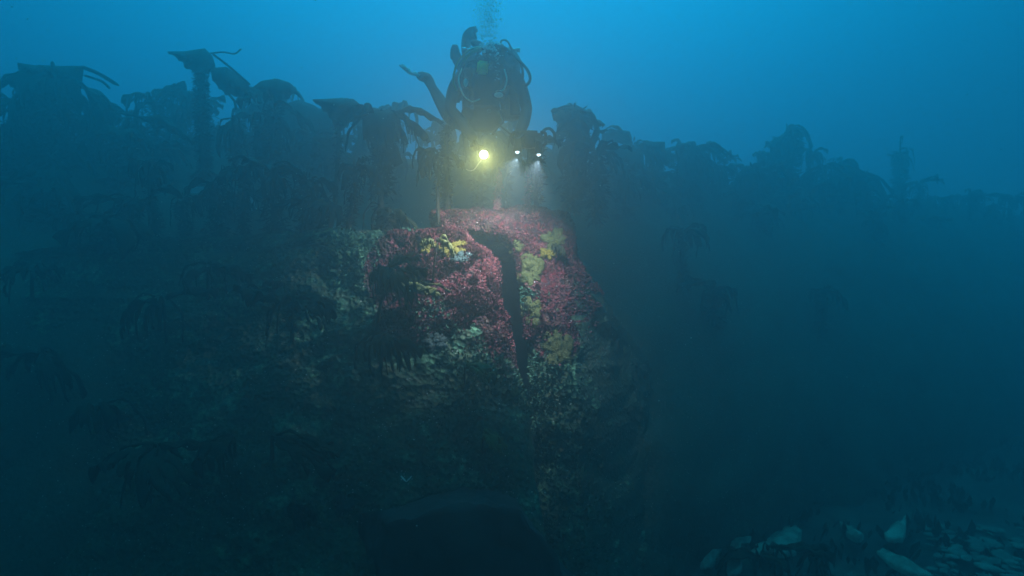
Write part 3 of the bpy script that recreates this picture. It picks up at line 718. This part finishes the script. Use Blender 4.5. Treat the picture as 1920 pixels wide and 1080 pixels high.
fore(440, 850, 28, 'low dark kelp ribbons reaching left from beside the long sloping kelp', dict(n=7, L=.3, w=.04, droop=1.8, el=.3, az=PI, arc=1.2), None, seed=72, r=.012, out=.25)
fore(80, 700, 40, 'dark kelp clump at the left frame edge half way down', dict(n=14, L=.45, w=.07, droop=2.2, el=.3), None, seed=73, r=.014, out=.3)
fore(190, 800, 40, 'thin curled dark kelp above the low mound shaped kelp', dict(n=5, L=.34, w=.025, droop=2.6, el=.5, cur=(.5, 0)), None, seed=74, r=.009, out=.25)
fore(545, 965, 16, 'small dark kelp clump near the bottom left of the dark block', dict(n=10, L=.14, w=.04, droop=2.4, el=.2), None, seed=75, r=.009)
fore(390, 560, 60, 'dim kelp on the near mass under the window openings', dict(n=12, L=.3, w=.05, droop=3, el=.5), None, seed=76, r=.012, out=.3)
fore(60, 560, 60, 'dim kelp on the near mass at left above the clump', dict(n=12, L=.4, w=.06, droop=3, el=.5), None, seed=77, r=.014, out=.3)
fore(300, 620, 60, 'dim kelp on the near mass left of the very dark crown', dict(n=14, L=.36, w=.06, droop=3, el=.5), None, seed=78, r=.012, out=.3)
# two red overgrown stalks rising from the lit hump, their blades lost in the dark behind the lights
for px, top, lab, sd_ in [(934, 318, 'red overgrown kelp stalk on the lit hump, nearest the torch', 81), (990, 312, 'red overgrown kelp stalk on the lit hump under the video lights', 82)]:
    b0 = hit(px, 398, ('reef_right',)); Yb = b0[0].y + .25 if b0 else 5.9
    kelp(lab, [P(px, 404, Yb), P(px - 2, 375, Yb), P(px + 2, 345, Yb), P(px, top, Yb)], .022, dict(n=6, L=.2, w=.03, droop=3.6, el=.9), None, Yb, (0, .95, .05, 1100, .03), sd_, 'kelp_olive', 'stipe_red', 'fuzz_red')

# ------------------------------------------------------------------ diver
YD = 5.75
diver = empty('person', P(905, 222, YD + .2), 'scuba diver in a dark suit above the lit hump, holding a torch and video lights', 'person')
def skin_body(name, nodes, edges, m, parent, root=0, sub=2):
    me = bpy.data.meshes.new(name); me.from_pydata([n[0] for n in nodes], edges, []); me.update()
    o = link(name, me, m, parent, smooth=False)
    k = o.modifiers.new('skin', 'SKIN'); k.use_smooth_shade = True; k.branch_smoothing = .6
    sv = me.skin_vertices[0].data
    for i, n in enumerate(nodes):
        r = n[1]; sv[i].radius = (r, r) if not isinstance(r, tuple) else r
        sv[i].use_root = (i == root)
    s = o.modifiers.new('sub', 'SUBSURF'); s.levels = sub; s.render_levels = sub
    return o
def limb(nodes, edges, start, pts):
    last = start
    for p, r in pts:
        nodes.append((p, r)); edges.append((last, len(nodes) - 1)); last = len(nodes) - 1
    return last
nodes = [(P(908, 218, 5.98), (.09, .09))]; edges = []
w_ = limb(nodes, edges, 0, [(P(908, 198, 5.9), (.105, .10)), (P(909, 172, 5.84), (.135, .11)), (P(912, 142, 5.78), (.16, .12))])
nk = limb(nodes, edges, w_, [(P(921, 121, 5.74), .075), (P(926, 110, 5.70), .09), (P(928, 97, 5.67), (.115, .125)), (P(929, 84, 5.68), (.09, .10))])
eR = limb(nodes, edges, w_, [(P(962, 140, 5.78), .095), (P(980, 172, 5.68), .062), (P(988, 204, 5.56), .055), (P(982, 230, 5.32), .055), (P(973, 254, 5.05), .042)])
eL = limb(nodes, edges, w_, [(P(866, 142, 5.78), .095), (P(849, 172, 5.68), .062), (P(843, 204, 5.54), .055), (P(868, 232, 5.34), .055), (P(888, 262, 5.0), .042)])
lL = limb(nodes, edges, 0, [(P(888, 230, 6.0), .11), (P(864, 230, 6.1), .095), (P(842, 218, 6.2), .08), (P(826, 190, 6.35), .068), (P(810, 163, 6.48), .048), (P(801, 145, 6.5), .066), (P(790, 143, 6.5), .045)])
lR = limb(nodes, edges, 0, [(P(926, 230, 6.05), .12), (P(924, 214, 6.3), .10), (P(912, 196, 6.5), .085), (P(885, 160, 6.62), .075), (P(864, 126, 6.72), .055), (P(855, 108, 6.74), .06), (P(855, 94, 6.72), .05)])
skin_body('drysuit_body', nodes, edges, M['suit'], diver)
def hand(name, wrist, palm_dir, side, curl, seed):
    """glove: palm, four bent fingers and a thumb closing on what is held"""
    d = Vector(palm_dir).normalized(); s = Vector(side); s = (s - d * s.dot(d)).normalized(); u = d.cross(s).normalized() * curl
    w = Vector(wrist); nodes = [(w, .032), (w + d * .045, (.036, .022)), (w + d * .075, (.038, .02))]; edges = [(0, 1), (1, 2)]
    L = [.062, .074, .078, .070, .056]
    for k in range(4):
        off = s * (.033 - .022 * k); l = L[k + 1]
        a = w + d * .09 + off
        limb(nodes, edges, 2, [(a, .011), (a + d * l * .45 + u * l * .12, .0105), (a + d * l * .66 + u * l * .45, .0095), (a + d * l * .55 + u * l * .78, .0085)])
    limb(nodes, edges, 1, [(w + d * .055 + s * .042 + u * .006, .0125), (w + d * .085 + s * .056 + u * .03, .011), (w + d * .10 + s * .045 + u * .055, .0095)])
    return skin_body(name, nodes, edges, M['glove'], diver, 0, 1)
hand('glove', P(973, 254, 5.05), (.0, -.5, -.75), (1, 0, 0), 1, 1)
hand('glove', P(888, 262, 5.0), (.35, -.4, -.7), (-1, 0, 0), -1, 2)
def part(name, b, m, smooth=True, parent=diver): return b.build(name, M[m], parent, smooth)
# head gear
b = MB(); b.ball(P(927, 101, 5.585), .062, (1, .55, .9), 16, bump=.1); b.ball(P(926.5, 102.5, 5.545), .016, (.8, 1, 1.2), 10); b.ball(P(926, 109, 5.56), .02, (1.3, .5, .5), 10); part('face', b, 'skin')
b = MB(); b.box(P(927, 97.5, 5.56), .155, .06, .085, bev=.022); b.ball(P(927, 102, 5.53), .022, (1, 1, 1.1), 10); mk = part('mask', b, 'rubber')
for s in (-1, 1):
    b = MB(); b.box(P(927 + s * 7.3, 97, 5.527), .062, .006, .055, bev=.003); part('lens', b, 'glass', True, mk)
b = MB(); b.box(P(927, 97, 5.66), .232, .20, .028, bev=.01); part('mask_strap', b, 'rubber')
b = MB(); b.ball(P(926, 109, 5.52), .036, (1.15, .8, 1), 14); b.box(P(926, 114, 5.54), .06, .03, .02, bev=.008); b.box(P(926, 109, 5.56), .03, .06, .02, bev=.005); part('regulator', b, 'rubber')
b = MB(); b.ball(P(926, 109, 5.494), .022, (1, .3, 1), 12); part('purge_cover', b, 'tank')
# twin tanks, manifold, wing, harness
for s, px in ((-1, 885), (1, 957)):
    b = MB(); p0 = P(px, 118, 6.04); prof = [(-.56, .07), (-.54, .098), (-.3, .1), (0, .1), (.03, .094), (.06, .075), (.08, .04), (.10, .022), (.12, .02)]
    b.tube([p0 + Vector((0, 0, z)) for z, _ in prof], [r for _, r in prof], 22); tk = part('tank', b, 'tank')
    b = MB(); v0 = p0 + Vector((0, 0, .13)); b.box(v0, .045, .045, .05, bev=.008); b.tube([v0, v0 + Vector((s * .07, 0, 0))], .014, 10); b.tube([v0 + Vector((s * .06, 0, 0)), v0 + Vector((s * .095, 0, 0))], .024, 10); vl = part('valve', b, 'chrome')
b = MB(); b.tube([P(885, 91, 6.04), P(957, 91, 6.04)], .012, 8); part('manifold', b, 'chrome')
b = MB(); b.tube([P(938, 98, 6.0), P(939, 84, 5.99)], .033, 12); b.tube([P(953, 104, 5.98), P(966, 97, 5.98)], .033, 12); b.tube([P(893, 99, 5.98), P(903, 88, 5.98)], .03, 12); part('first_stage', b, 'rubber')
b = MB(); pts = []
for k in range(29):
    a = -PI * .70 + (PI * 1.4 + PI * .0) * k / 28
    pts.append(P(911 + (43 - 20 * max(0, -math.cos(a))) * math.sin(a), 152 - 38 * math.cos(a), 5.93))
b.tube(smooth_path(pts, 2), [.06 + .014 * math.sin(k * 1.1) for k in range(57)], 12); part('wing', b, 'webbing')
b = MB(); b.box(P(911, 165, 5.93), .27, .025, .40, bev=.01); part('backplate', b, 'tank')
for px in (888, 938):
    s = -1 if px < 911 else 1
    b = MB(); q = smooth_path([P(px, 122, 5.82), P(px + s * 2, 134, 5.64), P(px + s * 3, 160, 5.64), P(px + s * 4, 190, 5.72), P(px + s * 6, 205, 5.78)], 6)
    vs = []
    for p in q: vs += [p + Vector((-.024, 0, 0)), p + Vector((.024, 0, 0)), p + Vector((.024, .006, 0)), p + Vector((-.024, .006, 0))]
    b.add(vs, [(i * 4 + j, i * 4 + (j + 1) % 4, i * 4 + 4 + (j + 1) % 4, i * 4 + 4 + j) for i in range(len(q) - 1) for j in range(4)]); part('shoulder_strap', b, 'webbing')
b = MB(); b.tube([P(908 + 27 * math.cos(a), 203 - 2 * math.sin(a), 5.91 - .13 * math.sin(a)) for a in [PI * 2 * k / 24 for k in range(25)]], .02, 6); part('waist_belt', b, 'webbing')
def hose(name, pts, r, m):
    b = MB(); b.tube(smooth_path(pts, 7), r * 1.3, 8); return part(name, b, m)
hose('hose', [P(940, 86, 5.96), P(955, 95, 5.85), P(972, 112, 5.75), P(988, 130, 5.68), P(994, 146, 5.65), P(989, 158, 5.64), P(974, 166, 5.66)], .011, 'rubber')
hose('hose', [P(965, 97, 5.95), P(973, 110, 5.85), P(979, 128, 5.74), P(980, 145, 5.68), P(975, 160, 5.66)], .010, 'rubber')
hose('hose', [P(938, 84, 5.96), P(941, 76, 5.9), P(951, 77, 5.85), P(958, 90, 5.8), P(962, 104, 5.78)], .007, 'rubber')
hose('green_hose', [P(913, 91, 5.9), P(900, 92, 5.72), P(884, 99, 5.66), P(872, 110, 5.64), P(866, 122, 5.64)], .013, 'green')
hose('hose', [P(893, 98, 5.9), P(876, 106, 5.7), P(866, 122, 5.62), P(862, 146, 5.62)], .008, 'rubber')
hose('hose', [P(903, 112, 5.6), P(880, 116, 5.6), P(868, 130, 5.6), P(870, 150, 5.6), P(884, 168, 5.62)], .008, 'rubber')
hose('hose', [P(884, 78, 6.7), P(880, 92, 6.5), P(874, 104, 6.2), P(868, 112, 6.0)], .006, 'rubber')
hose('lanyard', [P(976, 172, 5.62), P(983, 188, 5.6), P(988, 204, 5.6), P(987, 214, 5.6)], .006, 'webbing')
hose('lanyard', [P(938, 208, 5.7), P(944, 226, 5.6), P(932, 240, 5.5), P(924, 252, 5.4)], .008, 'webbing')
hose('lanyard', [P(930, 232, 5.6), P(946, 242, 5.45), P(956, 250, 5.35), P(966, 252, 5.3)], .006, 'webbing')
b = MB(); b.box(P(905, 127, 5.575), .105, .03, .125, Matrix.Rotation(.12, 3, 'Y'), bev=.014); x = part('backup_regulator', b, 'yellow'); x['label'] = 'green yellow square backup regulator clipped on the chest'
for px, py, w, h, nm_ in ((873, 155, .030, .055, 'pressure_gauge'), (935, 178, .062, .038, 'dive_computer')):
    b = MB(); b.ball(P(px, py, 5.60), 1, (w, .018, h), 16); part(nm_, b, 'tank'); b = MB(); b.ball(P(px, py, 5.585), 1, (w * .72, .012, h * .72), 16); part('dial', b, 'fin_pale')
for px, py in ((898, 110), (921, 118), (885, 201), (917, 208), (852, 141), (920, 127)):
    b = MB(); q = P(px, py, 5.60); b.tube([q + Vector((.016 * math.cos(a), 0, .016 * math.sin(a))) for a in [2 * PI * k / 12 for k in range(13)]], .0045, 6); part('d_ring', b, 'chrome')
b = MB(); b.ball(P(876, 214, 5.72), .06, (1, .6, 1.2), 12, bump=.2); part('pocket', b, 'webbing')
hose('hose', [P(905, 88, 5.9), P(890, 90, 5.7), P(872, 100, 5.6), P(856, 122, 5.6), P(850, 150, 5.6), P(856, 170, 5.6)], .008, 'green')
hose('lanyard', [P(866, 128, 5.6), P(860, 150, 5.55), P(868, 176, 5.55), P(884, 190, 5.6), P(900, 186, 5.62)], .006, 'fin_pale')
hose('lanyard', [P(946, 130, 5.6), P(950, 150, 5.58), P(944, 168, 5.6), P(930, 172, 5.6)], .006, 'fin_pale')
b = MB(); b.tube([P(962, 178, 5.72), P(966, 216, 5.72)], [.045, .045], 14); part('light_canister', b, 'rubber')
b = MB(); b.box(P(856, 172, 5.75), .10, .07, .20, bev=.02); part('pocket', b, 'webbing')
b = MB(); b.box(P(962, 128, 5.62), .05, .03, .09, Matrix.Rotation(.4, 3, 'Y'), bev=.01); part('inflator', b, 'tank')
# fins
def fin2(e1, e2, Y, m, rails, pocket):
    b = MB(); sheet(b, e1, e2, Y, .03, 16, 6); f = b.build('fin', M[m], diver); thick(f, .012)
    for e in rails:
        b = MB(); b.tube(smooth_path([P(x, y, Y - .012) for x, y in e], 5), .0065, 6); b.build('rail', M['shell' if m == 'fin_pale' else 'fin'], f)
    b = MB(); a, c = pocket; b.tube([a, a.lerp(c, .3), a.lerp(c, .75), c], [.03, .05, .055, .045], 12); b.build('foot_pocket', M['fin'], f)
fin2([(748, 123), (757, 130), (768, 139), (785, 144)], [(753, 121), (762, 127), (772, 134), (787, 138)], 6.4, 'fin_pale', [[(749, 122), (758, 129), (768, 138)], [(754, 121), (763, 128), (774, 138)]], (P(783, 141, 6.42), P(803, 147, 6.5)))
fin2([(868, 112), (866, 84), (869, 64), (879, 53), (893, 50)], [(869, 113), (875, 96), (884, 81), (893, 73), (894, 54)], 6.5, 'fin', [[(868, 112), (866, 84), (869, 64), (879, 53), (892, 50)], [(894, 54), (889, 62), (893, 73), (884, 81)]], (P(853, 84, 6.7), P(853, 112, 6.74)))
b = MB(); b.ball(P(896, 84, 6.3), .055, (1.5, .8, .8), 10, Matrix.Rotation(.5, 3, 'Y'), bump=.3); part('heel', b, 'fin')
# torch: a thing of its own, held in the left glove
tp = P(907, 290, 4.83)
torch = empty('dive_torch', tp, 'round dive torch shining warm white straight at us from the diver\'s glove', 'torch')
td = (Vector((0, 0, CAMZ)) - tp + Vector((0, 0, -1.2))).normalized()
b = MB(); b.tube([tp - td * .20, tp - td * .19, tp - td * .08, tp - td * .05, tp - td * .005], [.022, .026, .026, .042, .05], 20); b.build('torch_body', M['housing'], torch)
b = MB(); b.ball(tp - td * .006, .032, (1, 1, 1), 20); b.build('torch_lens', M['lamp_warm'], torch)
b = MB(); b.tube(smooth_path([tp + Vector((-.02, -.02, -.05)), P(897, 307, 4.78), P(889, 318, 4.76), P(880, 320, 4.76), P(874, 317, 4.76)], 6), [.0055] * 24 + [.002], 6); b.build('torch_cord', M['shell'], torch)
def spot(name, loc, d, e, ang, blend, col, parent, rad=.03):
    l = bpy.data.lights.new(name, 'SPOT'); l.energy = e; l.spot_size = math.radians(ang); l.spot_blend = blend; l.color = col; l.shadow_soft_size = rad
    o = bpy.data.objects.new(name, l); COL.objects.link(o); o.rotation_euler = Vector(d).to_track_quat('-Z', 'Y').to_euler()
    o.parent = parent; o.location = Vector(loc) - parent.location; return o
spot('torch_light', tp + td * .06, td + Vector((0, 0, .12)), 26, 62, 1.0, (1, .88, .26), torch)
# video camera rig with two lights
cp = P(992, 262, 4.88)
rig = empty('underwater_camera', cp, 'dark underwater video camera housing with two small white lights pointing down', 'camera')
b = MB(); b.box(cp, .17, .15, .12, bev=.02); b.tube([cp + Vector((0, -.06, -.02)), cp + Vector((0, -.13, -.04))], [.05, .055], 18); b.build('housing', M['housing'], rig)
b = MB(); b.ball(cp + Vector((0, -.13, -.04)), .045, (1, .5, 1), 16); b.build('dome_port', M['glass'], rig)
for s in (-1, 1):
    b = MB(); b.tube(smooth_path([cp + Vector((s * .09, 0, -.05)), cp + Vector((s * .13, 0, -.03)), cp + Vector((s * .13, 0, .05)), cp + Vector((s * .09, 0, .06))], 5), .013, 8); b.build('handle', M['rubber'], rig)
for px, py in ((970, 284), (1010, 289)):
    lp = P(px, py, 4.72)
    b = MB(); b.tube(smooth_path([cp + Vector((0, 0, .07)), (cp + lp) / 2 + Vector((0, 0, .08)), lp + Vector((0, 0, .08))], 5), .009, 7); b.build('light_arm', M['rubber'], rig)
    b = MB(); b.tube([lp + Vector((0, 0, .1)), lp + Vector((0, 0, .095)), lp + Vector((0, 0, .03)), lp], [.022, .028, .03, .036], 18); h = b.build('light_head', M['housing'], rig)
    b = MB(); b.ball(lp + Vector((0, 0, -.004)), .016, (1, 1, .8), 14); x = b.build('light_lens', M['lamp_cool'], h)
    spot('video_light', lp + Vector((0, 0, -.05)), (-.58 if px < 1000 else -.38, .78, -1), 245, 95, .55, (.70, .84, 1), rig, .015)

# ------------------------------------------------------------------ bubbles, shells, debris
rb = random.Random(77)
proto_me = {}
for k in range(3):
    b = MB(); b.ball((0, 0, 0), 1, (1, 1, .62), 10, bump=.35, seed=k); proto_me[k] = b.mesh('bubble'); proto_me[k].materials.append(M['bubble']); proto_me[k].shade_smooth()
def bubble(p, r, lab):
    o = bpy.data.objects.new('air_bubble', proto_me[rb.randrange(3)]); COL.objects.link(o); o.location = p; o.scale = (r, r, r)
    o.rotation_euler = (rb.uniform(-.5, .5), rb.uniform(-.5, .5), rb.uniform(0, 6)); tag(o, lab, 'bubble', 'air bubbles rising from the diver')
for k in range(85): bubble(P(rb.gauss(918, 9), rb.gauss(87, 8), 5.5 + rb.uniform(-.1, .1)), rb.uniform(.005, .017), 'bubble in the thick burst in front of the diver\'s head')
for k in range(26): bubble(P(rb.gauss(933, 3), rb.uniform(100, 150), 5.46), rb.uniform(.003, .007), 'tiny bubble in the string down the diver\'s chest')
for k in range(75):
    t = rb.random(); bubble(P(915 + (1 - t) * -14 * 0 + rb.gauss(0, 7 + 9 * t) + 8 * (1 - t), 52 - 62 * t, 5.5 + rb.uniform(-.15, .15)), rb.uniform(.004, .015), 'bubble in the plume rising to the top of the picture')
b = MB()
for k in range(2600):
    t = rb.random(); c = P(913 + rb.gauss(0, 9 + 9 * t), 70 - 95 * t, 5.55 + rb.uniform(-.2, .2)); b.ball(c, rb.uniform(.0015, .005), (1, 1, .7), 6)
o = b.build('bubble_mist', M['bubble']); tag(o, 'pale mist of tiny air bubbles above the diver', 'bubbles', kind='stuff')
b = MB()
for k in range(1300):
    Y = rb.uniform(1.5, 9); b.ball(P(rb.uniform(0, 1920), rb.uniform(0, 1000), Y), rb.uniform(.0008, .0026), (1, 1, 1), 4)
for k in range(260): b.ball(P(rb.gauss(975, 50), rb.uniform(295, 430), rb.uniform(4.5, 5.2)), rb.uniform(.0004, .0011), (1, 1, 1), 4)
o = b.build('suspended_specks', M['shell'], smooth=False); tag(o, 'tiny pale specks drifting in the water', 'particles', kind='stuff')
# pale open shell and loose white shells
def shell(px, py, s, lab, openv=False):
    g = hit(px, py)
    if not g: return
    c = g[0] + g[1] * .012; b = MB()
    for q in ((-1, 1) if openv else (1,)):
        R = Matrix.Rotation(q * (.75 if openv else .2), 3, 'Y')
        b.ball(c + R @ Vector((0, -.01, s * .5)), s * .5, (.16 if openv else .6, .45, 1), 12, R, bump=.2, seed=px)
    o = b.build('shell', M['shell']); tag(o, lab, 'shell', 'white shells on the wreckage')
shell(763, 905, .055, 'pale open shell standing like a V above the dark block', True)
shell(880, 477, .012, 'small white shell under the bright yellow sponge on the lit face')
shell(738, 625, .012, 'small white shell at the foot of the long bent kelp stalk')
shell(950, 563, .012, 'small white shell at the left edge of the dark slot')
shell(922, 716, .016, 'small white shell low on the face beside the olive frond')
shell(925, 817, .012, 'small white shell near the foot of the slot')
shell(968, 648, .010, 'tiny white shell low at the left edge of the dark slot')
# dark block in the foreground, standing in for the shade of an opening
bm = bmesh.new(); bmesh.ops.create_cube(bm, size=1); bmesh.ops.subdivide_edges(bm, edges=bm.edges[:], cuts=38, use_grid_fill=True)
Rz = Matrix.Rotation(.42, 3, 'Z')
for v in bm.verts:
    q = v.co.copy(); q = Vector((q.x * 1.45, q.y * .45, q.z * 1.42)); q.z -= 1.3 * max(0, q.x - .18) * (1 if q.z > 0 else 0)
    q += Vector((1, 1, .6)) * (.13 * fbm(q * 1.6, 5)) + Vector((.4, 1, 1)) * .012 * noise.noise(q * 17)
    v.co = Rz @ q + Vector((-.17, 3.96, .53))
me = bpy.data.meshes.new('box'); bm.to_mesh(me); bm.free(); o = link('shade_block', me, M['shade_dark'])
tag(o, 'dark square cornered block standing for an unlit opening at the bottom middle of the picture', 'shade block')
# plates and wreckage on the sand at lower right
def plate(label, pts, Y, mat_='debris', th=.02, tilt=.15):
    top = []
    for px, py in pts: 
        Yp = F * (CAMZ - .08) / (py - 540); top.append(P(px, py, Yp))
    cx = sum(top, Vector()) / len(top); b = MB(); n = len(top)
    top = [p + Vector((0, 0, .05 + .05 * noise.noise(p * 5))) for p in top]
    c = sum(top, Vector()) / n + Vector((0, 0, .03))
    ring = []
    for i in range(n):
        a, d = top[i], top[(i + 1) % n]
        for k in range(5):
            q = a.lerp(d, k / 5).lerp(c, .12 * (1 - abs(k / 5 - .5) * 2 * -1) * 0 + (.10 if k == 0 else 0)); ring.append(q + (q - c) * .16 * noise.noise(q * 14))
    m = len(ring); vs = []; fs = []
    for s_ in range(5):
        for q in ring:
            w = c.lerp(q, 1 - s_ / 5); vs.append(w + Vector((0, 0, .05 * noise.noise(w * 6) + .03 * (s_ / 5))))
    vs += [q - Vector((0, 0, .04)) for q in ring] + [c + Vector((0, 0, .03))]
    for s_ in range(4): fs += [(s_ * m + i, s_ * m + (i + 1) % m, (s_ + 1) * m + (i + 1) % m, (s_ + 1) * m + i) for i in range(m)]
    fs += [(4 * m + i, 4 * m + (i + 1) % m, 6 * m) for i in range(m)] + [(5 * m + i, 5 * m + (i + 1) % m, (i + 1) % m, i) for i in range(m)]
    b.add(vs, fs); o = b.build('plate', M[mat_]); tag(o, label, 'plate', 'pale plates and strips on the sea bed')
plate('largest pale torn plate on the sea bed at lower right', [(1405, 1048), (1420, 1022), (1455, 1008), (1480, 990), (1503, 1005), (1500, 1030), (1490, 1044), (1440, 1050)], 6)
plate('pale curved strip left of the largest torn plate', [(1362, 1085), (1368, 1030), (1385, 1006), (1408, 1008), (1420, 1025), (1392, 1030), (1385, 1060), (1392, 1085)], 6)
plate('thin pale strip slanting at the left end of the debris', [(1312, 1066), (1330, 1060), (1350, 1025), (1358, 1028), (1335, 1072), (1325, 1074)], 6)
plate('short slanting pale strip between the torn plate and the stony patch', [(1572, 985), (1582, 988), (1605, 1005), (1622, 1018), (1612, 1024), (1590, 1010)], 6)
plate('long pale strip running down to the bottom edge at lower right', [(1640, 1046), (1660, 1044), (1710, 1066), (1755, 1090), (1720, 1095), (1675, 1070)], 6)
plate('dim broad pale slab right of the short slanting strip', [(1655, 1010), (1680, 990), (1700, 975), (1698, 1020), (1672, 1024)], 6)
rs = random.Random(4)
for k in range(95):
    px = rs.uniform(1740, 1918); py = rs.uniform(985, 1078); Y = F * (CAMZ - .05) / (py - 540)
    b = MB(); b.ball(P(px, py, Y) - Vector((0, 0, .02)), rs.choice((.018, .025, .035, .05, .075)) * rs.uniform(.8, 1.2), (rs.uniform(1, 2), 1, .4), 12, Matrix.Rotation(rs.uniform(0, 3), 3, 'Z'), bump=.5, seed=k)
    o = b.build('stone', M['stone']); tag(o, 'pale flat stone in the stony patch at the bottom right corner', 'stone', 'pale stones in the bottom right corner')
# fallen dark ribbons over the plates
for k, (px, py, a) in enumerate([(1415, 1078, .9), (1450, 1062, .2), (1530, 1072, 2.6)]):
    Y = F * (CAMZ - .1) / (py - 540)
    kelp(['dark fallen kelp hooked over the pale curved strip', 'dark fallen kelp against the largest torn plate', 'dark fallen kelp right of the largest torn plate'][k],
         [P(px, py, Y) + Vector((0, 0, -.1)), P(px + 3, py - 12, Y), P(px + 6, py - 26, Y), P(px + 8, py - 34, Y)], .012, dict(n=9, L=.4, w=.05, droop=2.2, el=.3, az=a, arc=4), None, Y, None, 90 + k, group='fallen kelp on the sea bed')
b = MB(); rg = random.Random(9)
for k in range(9000):
    x = rg.uniform(0.5, 12); y = rg.uniform(4, 14)
    if noise.noise(Vector((x * .9, y * .9, 4))) < -.05: continue
    z = .16 * fbm((x * .35, y * .35, 3)) + .04 * fbm((x * 2.1, y * 2.1, 1)); h = rg.uniform(.05, .2); a = rg.uniform(0, 6.3); w = h * .22
    g = Vector((rg.uniform(-.6, .6), rg.uniform(-.6, .6), 1)).normalized() * h; s = Vector((math.cos(a), math.sin(a), 0)) * w; p = Vector((x, y, z))
    b.add([p - s * .4, p + s * .4, p + g * .6 + s, p + g, p + g * .5 - s], [(0, 1, 2, 4), (4, 2, 3)])
o = b.build('dark_seaweed', M['fuzz'], smooth=False); tag(o, 'dark low seaweed over the sea bed at the foot of the wreck', 'seaweed', kind='stuff')

# ------------------------------------------------------------------ the water itself
def water_volume():
    x0, x1, y0, y1, z0, z1 = -26, 26, -5, 30, -1.2, 5.6
    v = [(x, y, z) for z in (z0, z1) for y in (y0, y1) for x in (x0, x1)]
    f = [(0, 2, 3, 1), (4, 5, 7, 6), (0, 1, 5, 4), (2, 6, 7, 3), (0, 4, 6, 2), (1, 3, 7, 5)]
    m = bpy.data.materials.new('sea_water'); m.use_nodes = True; t = m.node_tree; t.nodes.clear()
    pv = t.nodes.new('ShaderNodeVolumePrincipled'); ou = t.nodes.new('ShaderNodeOutputMaterial')
    pv.inputs['Color'].default_value = (.64, .79, .85, 1); pv.inputs['Density'].default_value = .094
    pv.inputs['Anisotropy'].default_value = .74
    t.links.new(pv.outputs[0], ou.inputs['Volume'])
    b = MB(); b.add(v, f); o = b.build('haze', m, smooth=False); tag(o, kind='stuff')
water_volume()
